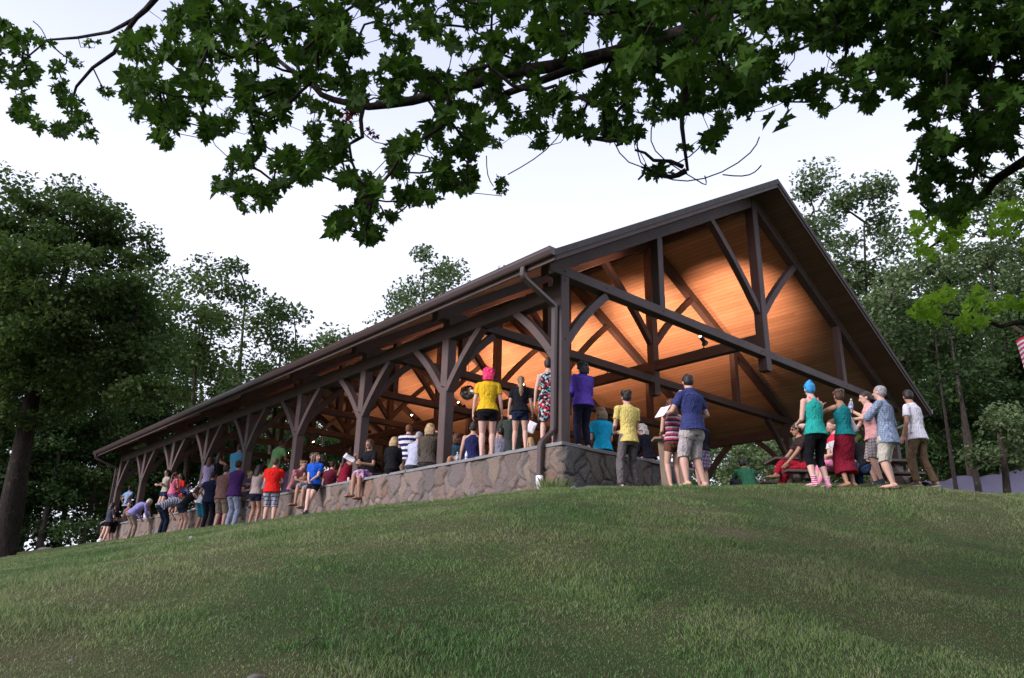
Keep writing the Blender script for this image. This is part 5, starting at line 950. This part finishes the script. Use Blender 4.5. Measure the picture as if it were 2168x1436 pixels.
for c_, r_, z_ in (((-10, -12.5, 3.2), 2.6, 1.5), ((-6, -12, 3.6), 3.0, 1.8), ((-3, -9.5, 4.2), 2.6, 1.4), ((-11.5, -9.5, 3.4), 2.0, 1.2), ((-7.5, -9.5, 4.6), 3.0, 1.3), ((-1, -12, 3.4), 3.0, 2.0), ((1.5, -8.5, 4.4), 2.4, 1.3), ((-4, -14, 5.0), 3.5, 2.0), ((-8, -15, 4.0), 3.0, 2.0), ((2, -12, 6.0), 3.2, 2.0), ((-4, -10.5, 6.6), 3.4, 1.6)):
    for _ in range(int(r_*r_*z_*2.2)): d = g7.normal(size=3); d /= np.linalg.norm(d); lb_.append(np.array(c_)+d*np.array((r_, r_, z_))*g7.uniform(.3, 1)**.6)
lb_ = [q for q in lb_ if not (-80 < pj(q)[0] < 2250 and -60 < pj(q)[1] < 1500 and (q-CAM)@FW > 0)]; lb_ = np.array(lb_); ci = g7.integers(0, len(lb_), len(lb_)*60); Pc = lb_[ci]+g7.normal(size=(len(ci), 3))*.32; Pc = Pc[~((np.abs(Pc-CAM) < 1.3).all(1))]
V, F_ = quad_leaves(Pc, .16, g7); npmesh('crown', V, F_, M['leaf_maple'], mp, attrs={'tint': np.repeat(g7.random(len(Pc)), 4)})
pts, E_ = prim(sprays+[q for q in lb_[::3]], rootn+[tt_, (tb+tt_)/2]); cnt = [1]*len(pts); b = MB()
for a_, c_ in reversed(E_): cnt[a_] += cnt[c_]
for a_, c_ in E_:
    p, q = pts[a_], pts[c_]
    if np.linalg.norm(p-q) > 2.6: continue
    r = min(.009, .0021*math.sqrt(cnt[c_])); b.tube([p, (p+q)/2+np.array([g7.uniform(-1, 1) for _ in range(3)])*.04, q], [r*1.1, r, r*.9], 5, caps=False)
b.build('twigs', M['bark_dark'], mp, smooth=True)

# ------------------------------------------------------------------ grass
def grass(N, box, hmin, hmax, wd, g, maxd):
    P = np.stack([g.uniform(box[0], box[1], N), g.uniform(box[2], box[3], N)], 1)
    d = P-CAM[:2]; r = np.linalg.norm(d, axis=1); ang = np.arctan2(d[:, 0], d[:, 1])-YAW
    keep = (np.abs(ang) < .78) & (r < maxd) & (r > 1.2) & (g.random(N) < np.clip((4.5/r)**1.25, .03, 1)) & ~((P[:, 0] > -.14) & (P[:, 1] > -.14) & (P[:, 0] < 14) & (P[:, 1] < 27.5))
    P = P[keep]; r = r[keep]
    cell = np.sin(P[:, 0]*2.1+np.sin(P[:, 1]*1.7)*1.5)*np.sin(P[:, 1]*2.6+P[:, 0])+.6*np.sin(P[:, 0]*6.3+2*np.sin(P[:, 1]*5))*np.sin(P[:, 1]*7.1)
    path = np.clip(1-np.abs(P[:, 0]+.75)/.5, 0, 1)*(P[:, 1] > 5); bare = np.zeros(len(P))
    for cx_, cy_, r_ in ((-3.2, 1.5, .35), (.5, -3.7, .3), (-2.0, -4.4, .4), (-4.6, -1.7, .3), (-.4, -5.2, .35), (-5.3, .6, .3)): bare = np.maximum(bare, .5*np.clip(1.3-np.hypot(P[:, 0]-cx_, (P[:, 1]-cy_)*1.4)/r_, 0, 1))
    ok = g.random(len(P)) > np.maximum(path*.9, bare*.8); P = P[ok]; r = r[ok]; cell = cell[ok]
    n = len(P); z = hgt(P[:, 0], P[:, 1]); h = g.uniform(hmin, hmax, n)*(1+.8*np.clip(cell, -.45, 1.3)); w_ = wd*(1+r/9); a = g.uniform(0, 2*np.pi, n); ln_ = g.uniform(.1, 1.0, n)*h; b_ = g.uniform(0, 2*np.pi, n)
    B = np.c_[P, z-.006]; s = np.c_[np.cos(a), np.sin(a), np.zeros(n)]*w_[:, None]*.5; l = np.c_[np.cos(b_)*ln_, np.sin(b_)*ln_, h]
    mid = B+l*np.array((.35, .35, .6)); V = np.stack([B-s, B+s, mid+s*.75, B+l, mid-s*.75], 1).reshape(-1, 3)
    return V, np.arange(5*n).reshape(-1, 5), np.repeat(g.random(n), 5)
gg = np.random.default_rng(5); V1, F1_, t1 = grass(3600000, (-13, 14, -9, 14), .012, .036, .0028, gg, 27)
tag(npmesh('grass', V1, F1_, M['grass'], nper=5, attrs={'tint': t1}), kind='stuff')
def tuft(name, label, cat, c, n, r, h0, h1, group=None, seed=0):
    g = np.random.default_rng(seed); P = np.array(c)[:2]+g.normal(size=(n, 2))*r*.5; z = np.full(n, c[2]-.02); h = g.uniform(h0, h1, n); a = g.uniform(0, 6.28, n); o = (P-np.array(c)[:2])/r; s = np.c_[np.cos(a), np.sin(a), np.zeros(n)]*.0026
    B = np.c_[P, z]; l = np.c_[o*h[:, None]*.7+g.normal(size=(n, 2))*.04, h]; mid = B+l*np.array((.3, .3, .62)); V = np.stack([B-s, B+s, mid+s*.8, B+l, mid-s*.8], 1).reshape(-1, 3)
    root = npmesh(name, V, np.arange(5*n).reshape(-1, 5), M['grass'], nper=5, attrs={'tint': np.repeat(g.random(n)*.5, 5)}); return tag(root, label, cat, group)
tuft('grass_tuft', 'tall tuft of grass between the white drain pipe and the wall corner', 'plant', (-.33, -.14, G((-.33, -.14))), 650, .22, .06, .27, seed=1)
for i, (x, y, lb) in enumerate(((-.28, 2.0, 'weed clump at the wall foot nearest the downspout'), (-.26, 3.9, 'weed clump at the wall foot below the seated olive jacket'), (-.28, 7.6, 'weed clump at the wall foot right of the blue shirt girl'), (-.27, 5.6, 'weed clump at the wall foot below the floral skirt'))):
    tuft('weed', lb, 'plant', (x, y, G((x, y))), 120, .17, .06, .2, 'weeds along the wall foot', seed=3+i)
P = gnd(715, 1300); tuft('weed', 'single dark seed stalk standing in the middle of the lawn', 'plant', (P[0], P[1], G(P)), 9, .03, .16, .26, seed=9)

# ------------------------------------------------------------------ things held, on the wall and around
def rock(name, label, c, r, sq=(1, 1, .6), col='cap', seed=0):
    g = random.Random(seed); import bmesh
    bm = bmesh.new(); bmesh.ops.create_icosphere(bm, subdivisions=3, radius=r); ph = [g.uniform(0, 6) for _ in range(6)]
    for v in bm.verts:
        k = 1+.16*math.sin(v.co.x/r*2.3+ph[0])+.12*math.sin(v.co.y/r*3.1+ph[1])+.07*math.sin(v.co.z/r*5+v.co.x/r*4+ph[2]); v.co = Vector((v.co.x*k*sq[0], v.co.y*k*sq[1], v.co.z*k*sq[2]))
    me = bpy.data.meshes.new(name); bm.to_mesh(me); bm.free(); me.polygons.foreach_set('use_smooth', [True]*len(me.polygons)); me.materials.append(M[col]); o = bpy.data.objects.new(name, me); COL.objects.link(o); o.location = tuple(float(v) for v in c); return tag(o, label, 'rock')
M['boulder'] = mat_plain('pale_boulder', (.11, .10, .10), .85, .2, 0, .3, 4)
P = at(98, 1160, 33); rock('boulder', 'low rounded boulder beyond the maple trunk at the left', (P[0], P[1], P[2]-.25), .5, (1.2, .8, .55), 'boulder', 1)
P = at(40, 1168, 30); rock('boulder', 'flat pale slab of rock beside the foot of the maple', (P[0], P[1], P[2]-.25), .7, (1.2, .8, .28), 'boulder', 2)
P = on(209, 1153, 2, -1.0); rock('stone', 'small white stone at the far foot of the wall', (P[0]-.0, P[1], G(P)+.05), .10, (1, 1, 1), 'pvc', 3)
P = gnd(404, 1144); rock('stone', 'tiny white pebble on the worn path', (P[0], P[1], G(P)+.02), .03, (1, 1, .8), 'cap', 4)
P = gnd(545, 1440); rock('stone', 'tan stone lying in the grass at the bottom edge', (P[0], P[1], G(P)+.0), .035, (1.3, .9, .7), 'boulder', 5)
for i, (x, y) in enumerate(((1112, 1325), (475, 1315), (150, 1405))):
    P = gnd(x, y); rock('stone', ['reddish chip of stone in the grass right of centre', 'orange red flower head sized stone in the left grass', 'grey pebble in the lower left grass'][i], (P[0], P[1], G(P)+.004), .012, (1.2, 1, .7), 'boulder', 6+i)
M['paper'] = mat_plain('paper', (.78, .78, .85), .8, .2, 0, .03); M['kraft'] = mat_plain('kraft_paper', (.34, .18, .10), .85, .1, 0, .25, 9); M['ink'] = mat_plain('ink', (.10, .10, .12), .8)
def sheet(name, label, c, u, v, wd, ht, cat='paper', lines=0):
    c = np.array(c, float); u = nrm(u); v = nrm(v-u*np.dot(v, u)); n = np.cross(u, v); g_ = 6; root = tag(empty(name, c), label, cat); b = MB(); vs = []
    for i in range(g_+1):
        for j in range(g_+1):
            a, e = i/g_-.5, j/g_-.5; vs.append(c+u*a*wd+v*e*ht+n*(.10*wd*(a*a*2-e*.15)))
    b.add(vs, [(i*(g_+1)+j, (i+1)*(g_+1)+j, (i+1)*(g_+1)+j+1, i*(g_+1)+j+1) for i in range(g_) for j in range(g_)]); o = b.build('page', M['paper'], root, smooth=True)
    so_ = o.modifiers.new('t', 'SOLIDIFY'); so_.thickness = .0015
    for k in range(lines):
        q = MB(); e = .35-.09*k; q.v = []; wl_ = rnd.uniform(.4, .8)*wd
        for sg in (-1, 1): pp = [c+u*(t-.5)*wl_+v*(e*ht+d_)+n*(.10*wd*(((t-.5)*wl_/wd)**2*2-e*.15)+sg*.0032) for t in (0, .25, .5, .75, 1) for d_ in (-.003, .003)]; q.add(pp, [(2*i, 2*i+2, 2*i+3, 2*i+1) for i in range(4)])
        q.build('text_line', M['ink'], root)
    return root
def rest(d): return nrm(d)
c = navy['wL']+RT*(-.035)+UP*.04; sheet('song_sheet', 'white sheet of paper held by the man in the navy polo', c+FW*.02, RT*.6+UP*.28-FW*.75, UP*.45+FW*.8+RT*.3, .21, .27, lines=4)
c = plaidm['wL']+RT*(-.10)-UP*.10; sheet('song_sheet', 'folded song sheet drooping from the hand of the checked shirt man', c, RT*.6+UP*.35, UP-RT*.5, .20, .30, lines=5)
c = reader['wR']+RT*(-.12)-UP*.02; sheet('song_sheet', 'white sheet held by the girl in the floral skirt', c, RT-UP*.55, FW*.8+UP*.3, .28, .22, lines=3)
P = on(1125, 905, 0, .7); sheet('song_sheet', 'white sheet held low behind the ponytail girl', P, UP+RT*.4, RT-FW*.3, .22, .16, lines=2)
def mat_glass(nm, c):
    n = NT(nm); n.b.inputs['Transmission Weight'].default_value = .75; n.b.inputs['IOR'].default_value = 1.2; return n.fin(c, .08, .5)
M['clear'] = mat_glass('clear_plastic', (.80, .86, .95)); M['blue_label'] = mat_plain('bottle_label', (.30, .45, .75), .5); M['tin'] = mat_plain('can_metal', (.6, .6, .62), .3, .5, .8)
def bottle(label, c, up_, r=.034, hh=.2, cap_='pvc', body='clear'):
    c = np.array(c, float); up_ = nrm(up_); root = tag(empty('bottle', c), label, 'bottle')
    def ax(t): return c+up_*t*hh
    b = MB(); b.tube([ax(0), ax(.04), ax(.62), ax(.78), ax(.88), ax(.93)], [r*.85, r, r, r*.75, r*.36, r*.36], 14); b.build('body', M[body], root, smooth=True)
    b = MB(); b.tube([ax(.93), ax(1.0)], r*.42, 12); b.build('cap', M[cap_], root)
    b = MB(); b.tube([ax(.28), ax(.52)], r*1.03, 14); b.build('label_band', M['blue_label'], root, smooth=True); return root
bottle('clear plastic water bottle raised by the man in the pale pink shirt', pinkm['wL']-RT*.05-UP*.02, UP*1.0+RT*.05, .036, .24)
b_ = on(1003, 963, 0, .0); bottle('clear water bottle standing on the wall near the navy pinafore', (-.02, on(972, 981, 2, 0)[1], .001), (0, 0, 1), .034, .21)
bottle('slim white bottle standing on the wall right of the clear bottle', (-.04, on(991, 977, 2, 0)[1], .001), (0, 0, 1), .026, .19, body='pvc')
P = on(738, 1018, 2, 0); r_ = tag(empty('drink_can', (0, on(738, 1018, 0, 0)[1], 0)), 'pink and white drink can standing on the wall beside the third post', 'can'); b = MB(); q = np.array(r_.location); b.tube([q+(0, 0, .001), q+(0, 0, .01), q+(0, 0, .11), q+(0, 0, .12)], [.026, .033, .033, .027], 16); b.build('body', mat_plain('pink_can', (.7, .45, .6), .35, .5), r_, smooth=True); b = MB(); b.tube([q+(0, 0, .12), q+(0, 0, .123)], .024, 14); b.build('lid', M['tin'], r_)
c = can['wR']+UP*.05+FW*.0; r_ = tag(empty('drink_can', c), 'silver can held to the lips of the woman in red', 'can'); b = MB(); b.tube([c-UP*.05, c-UP*.045, c+UP*.05, c+UP*.055], [.026, .032, .032, .026], 14); b.build('body', M['tin'], r_, smooth=True); b = MB(); b.tube([c+UP*.055, c+UP*.058], .022, 12); b.build('lid', M['tin'], r_)
def lump(name, label, cat, c, rad, mat, parts=(), seed=1, n=9, flat=.6):
    g = random.Random(seed); root = tag(empty(name, c), label, cat); b = MB()
    for _ in range(n): b.ball((g.uniform(-.6, .6)*rad[0], g.uniform(-.6, .6)*rad[1], rad[2]*g.uniform(.25, flat)), (rad[0]*g.uniform(.35, .6), rad[1]*g.uniform(.35, .6), rad[2]*g.uniform(.25, .5)))
    finish(b, 'cloth_folds' if not parts else parts, mat, root, .012, .03, TX, 2); return root
BAKE.clear()
lump('jacket', 'crumpled grey blue jacket left on the gable wall', 'jacket', (on(1402, 985, 1, .1)[0], .10, 0), (.30, .17, .13), cloth((.17, .17, .26)), seed=4)
lump('bag', 'flat black bag lying on the cap at the corner post', 'bag', (.42, .02, .0), (.28, .11, .06), cloth((.008, .008, .012)), 'bag_body', seed=5)
lump('jacket', 'black jacket heap on the wall beside the girl in the floral skirt', 'jacket', (.05, on(815, 1009, 0, .05)[1], 0), (.22, .40, .10), cloth((.012, .012, .015)), seed=6)
lump('jacket', 'dark jacket heap on the wall beside the woman in the red halter', 'jacket', (.1, on(706, 1022, 0, .1)[1], 0), (.2, .30, .09), cloth((.03, .02, .02)), seed=7)
lump('paper_bag', 'crumpled brown paper bag on the wall right of the second post', 'bag', (.04, on(957, 984, 2, 0)[1], 0), (.10, .11, .19), M['kraft'], 'bag_body', seed=8, n=6, flat=.75)
P = on(940, 989, 2, 0); sheet('napkin', 'crumpled white napkin on the wall by the second post', (-.03, P[1], .03), (0, 1, .1), (1, 0, .3), .22, .16, 'napkin')
r_ = tag(empty('backpack', (.05, on(893, 998, 2, 0)[1]+.25, 0)), 'grey and black backpack standing on the wall left of the olive jacket', 'backpack'); b = MB(); b.rings([((0, 0, .0), (0, 1, 0), (1, 0, 0), .20, .11), ((0, 0, .05), (0, 1, 0), (1, 0, 0), .21, .13), ((.0, 0, .28), (0, 1, 0), (1, 0, 0), .19, .12), ((.03, 0, .38), (0, 1, 0), (1, 0, 0), .12, .07)], 20); finish(b, 'bag_body', cloth((.018, .018, .022)), r_, .012, .02, TX, 2)
b = MB(); b.rings([((-.125, .03, .04), (0, 1, 0), (0, 0, 1), .12, .03), ((-.14, .03, .05), (0, 1, 0), (0, 0, 1), .12, .03)], 4); b = MB(); b.local = True; b.bar((-.10, -.02, .02), (-.075, -.02, .30), (0, 1, 0), .20, .10, .02); b.build('front_pocket', cloth((.20, .20, .25)), r_, bevel=.01)
for yy_ in (-.08, .06): b = MB(); b.local = True; b.bar((-.155, yy_, .03), (-.15, yy_, .12), (0, 1, 0), .03, .012); b.build('strap', M['black_metal'], r_)
bake()
# mirror ball under the middle beams
c = at(990, 831, 20.5); mb_ = tag(empty('mirror_ball', c), 'mirror ball hanging in the pavilion left of the pink haired girl', 'mirror ball')
n = NT('mirror_facets'); v = n.coord(); vo = n.n('ShaderNodeTexVoronoi'); vo.inputs['Scale'].default_value = 26; n.l(v, vo.inputs[0]); n.bump(vo.outputs['Color'], .12, .02); n.fin((.85, .84, .88), .10, .5, 1.0)
b = MB(); R_ = .21; ns_, nr_ = 26, 13; vs = []; fs = []
for i in range(nr_+1):
    t = math.pi*i/nr_
    for j in range(ns_): a = 2*math.pi*j/ns_; vs.append(c+R_*np.array((math.sin(t)*math.cos(a), math.sin(t)*math.sin(a), math.cos(t))))
fs = [(i*ns_+j, (i+1)*ns_+j, (i+1)*ns_+(j+1) % ns_, i*ns_+(j+1) % ns_) for i in range(nr_) for j in range(ns_)]; b.add(vs, fs); b.build('ball', n.m, mb_)
b = MB(); zt_ = zc(c[0]); b.tube([c+(0, 0, R_), (c[0], c[1], zt_-.02)], .006, 6); b.build('cord', M['black_metal'], mb_)
# benches behind the gable wall and the picnic table
M['pale_wood'] = mat_timber('pale_plank', (.42, .27, .15), 2); M['bench_wood'] = mat_timber('grey_bench_wood', (.07, .05, .045), 0)
P = at(1418, 990, 13.3); z_ = -.70
cr = tag(empty('wooden_lectern', (P[0], P[1], z_)), 'pale plank stand just inside the gable wall left of the striped tank top', 'stand')
d_ = nrm((RT[0], RT[1], 0)); b = MB(); t0 = P[2]+.50; b.bar(P+d_*-.28+(0, 0, t0-P[2]), P+d_*.32+(0, 0, t0-P[2]+.03), (0, 0, 1), .035, .30); b.build('top', M['pale_wood'], cr)
for s_ in (-.12, .28): b = MB(); b.bar((P[0]+d_[0]*s_*.6, P[1]+d_[1]*s_*.6, z_), (P[0]+d_[0]*s_, P[1]+d_[1]*s_, t0-.02), d_, .14, .04); b.build('leg', M['pale_wood'], cr)
P = np.array(at(1810, 1020, 12.95)); gz = G(P); pt = tag(empty('picnic_table', (P[0], P[1], gz)), 'dark wooden picnic table behind the standing group at the right', 'table')
d_ = nrm((RT[0], RT[1], 0)); e_ = np.array((-d_[1], d_[0], 0)); bz = at(1712, 1002, 13.2)[2]-.03
def plk(name, c0, zz, wd, ln_=.95):
    b = MB(); c = np.array((P[0], P[1], 0))+e_*c0; b.bar(c-d_*ln_+(0, 0, zz), c+d_*ln_+(0, 0, zz), e_, wd, .04, .004); b.build(name, M['bench_wood'], pt)
plk('seat', -.12, bz, .26, 1.25); plk('seat', 1.25, bz, .26, 1.25)
for k in range(4): plk('table_top', .33+k*.16, bz+.30, .15, 1.25)
for s_ in (-.95, .95):
    b = MB(); c = np.array((P[0], P[1], 0))+d_*s_; b.bar(c+e_*.42+(0, 0, bz+.27), c+e_*(-.1)+(0, 0, gz-.05), d_, .09, .05); b.build('leg', M['bench_wood'], pt); b = MB(); b.bar(c+e_*.72+(0, 0, bz+.27), c+e_*1.2+(0, 0, gz-.05), d_, .09, .05); b.build('leg', M['bench_wood'], pt)
    b = MB(); c = c+d_*.06; b.bar(c+e_*-.2+(0, 0, bz-.07), c+e_*1.34+(0, 0, bz-.07), d_, .04, .09); b.build('brace', M['bench_wood'], pt)
# stacked end-grain posts in the background, right
for i, (x0, y0, y1) in enumerate(((1927, 992, 1012), (1931, 1014, 1024), (1934, 1030, 1042))):
    a = at(x0, y0, 14); b = MB(); q = at(x0, y1, 14); b.tube([q, (a+q)/2, a], .028, 10); tag(b.build('firewood_log', M['pale_wood']), ['pale cut log end, upper of three beside the brown trousers', 'short pale log end, middle of three beside the brown trousers', 'pale log end, lowest of three beside the brown trousers'][i], 'log', 'cut logs')
# tarpaulin shelter behind the right hand trees
tq = tag(empty('tarpaulin_shelter', gb(2080, 1030, 27)), 'long low shelter covered in grey violet tarpaulin behind the tree trunks', 'shelter')
b = MB(); A_, B_ = at(1950, 1040, 26.5), at(2330, 1010, 27.5); rows = []; nn = 36; g_ = random.Random(3)
for i in range(nn+1):
    t = i/nn; c = A_*(1-t)+B_*t; top = at(1950+380*t, 1025-50*t+2.5*math.sin(t*22), 27)[2]; gz = G(c)-.1; sag = .05*math.sin(i*math.pi/3)
    for j in range(13): ph = math.pi*j/12; rows.append(np.array((c[0], c[1], gz))+np.array((FW[0], FW[1], 0))/np.linalg.norm(FW[:2])*(-math.cos(ph)*1.5)+np.array((0, 0, (top-gz+sag)*math.sin(ph)**.55)))
b.add(rows, [(i*13+j, (i+1)*13+j, (i+1)*13+j+1, i*13+j+1) for i in range(nn) for j in range(12)]); tc_ = mat_plain('violet_tarpaulin', (.105, .10, .15), .45, .4, 0, .12, 1.5); o = b.build('cover', tc_, tq, smooth=True)
for t in (0, .33, .66, 1): b = MB(); c = A_*(1-t)+B_*t; b.tube([(c[0], c[1], G(c)-.2), (c[0], c[1], at(1950+380*t, 1025-50*t, 27)[2]-.05)], .04, 8); b.build('pole', M['black_metal'], tq)
# flag at the right edge
fc = at(2158, 722, 19); fl = tag(empty('flag_on_pole', (at(2240, 722, 19)[0], at(2240, 722, 19)[1], G(fc))), 'red and white striped flag hanging from a pole at the right edge', 'flag')
pp = at(2240, 722, 19); b = MB(); b.tube([(pp[0], pp[1], G(pp)-.2), (pp[0], pp[1], pp[2]+.6)], [.04, .03], 10); b.build('pole', M['tin'], fl)
n = NT('flag_cloth'); at_ = n.n('ShaderNodeAttribute', attribute_name='stonecol'); n.fin(at_.outputs['Color'], .8, .2)
nu, nv = 40, 26; Vv = []; Cc = []; ld = nrm(np.array((-RT[0], -RT[1], 0)))
for i in range(nu+1):
    for j in range(nv+1):
        u, v_ = i/nu, j/nv; p = np.array((pp[0], pp[1], pp[2]+.35))+ld*u*1.05+np.array((0, 0, -v_*.75-.25*u*u-.12*u))+FW*.06*math.sin(u*9+v_*2); Vv.append(p)
        s_ = int(v_*12.999) % 2 == 0; Cc.append((.02, .03, .12, 1) if u < .4 and v_ < .53 else ((.35, .015, .04, 1) if s_ else (.45, .44, .48, 1)))
a_, c_ = np.meshgrid(np.arange(nu), np.arange(nv), indexing='ij'); q0 = (a_*(nv+1)+c_).ravel(); npmesh('cloth', np.array(Vv), np.stack([q0, q0+nv+1, q0+nv+2, q0+1], 1), n.m, fl, attrs={'stonecol': np.array(Cc)}, smooth=True)
# folded metal thing by the gable wall
P = on(1238, 1030, 1, -.45); r_ = tag(empty('folding_stand', (P[0], -.42, G((P[0], -.42)))), 'folded silver and blue music stand lying at the foot of the gable wall', 'stand'); q = np.array(r_.location)
b = MB(); b.bar(q+(-.26, -.02, .05), q+(.24, .04, .09), (0, 1, 0), .10, .035, .006); b.build('desk', mat_plain('blue_metal', (.05, .055, .18), .4, .5), r_)
b = MB(); b.tube([q+(-.34, -.06, .03), q+(.26, .0, .115)], .012, 8); b.build('bar', M['tin'], r_); b = MB(); b.tube([q+(.2, .02, .10), q+(.36, .06, .13), q+(.40, .10, .06)], .012, 8); b.build('foot', M['black_metal'], r_)

for i, (x, y, a_, L_) in enumerate(((640, 1390, .5, .16), (492, 1415, 1.2, .22), (1820, 1330, 2.1, .18))):
    q = gnd(x, y); r_ = MB(); z_ = G(q)+.03; d_ = np.array((math.cos(a_), math.sin(a_), .25)); r_.tube([(q[0], q[1], z_), np.array((q[0], q[1], z_))+d_*L_*.5+(0, 0, .015), np.array((q[0], q[1], z_))+d_*L_], [.004, .003, .002], 6)
    tag(r_.build('twig', M['bark']), ['short bent dry twig in the grass near the bottom, middle left', 'long dry twig in the grass at the bottom left', 'dry twig in the grass at the lower right'][i], 'twig', 'dry twigs in the grass')
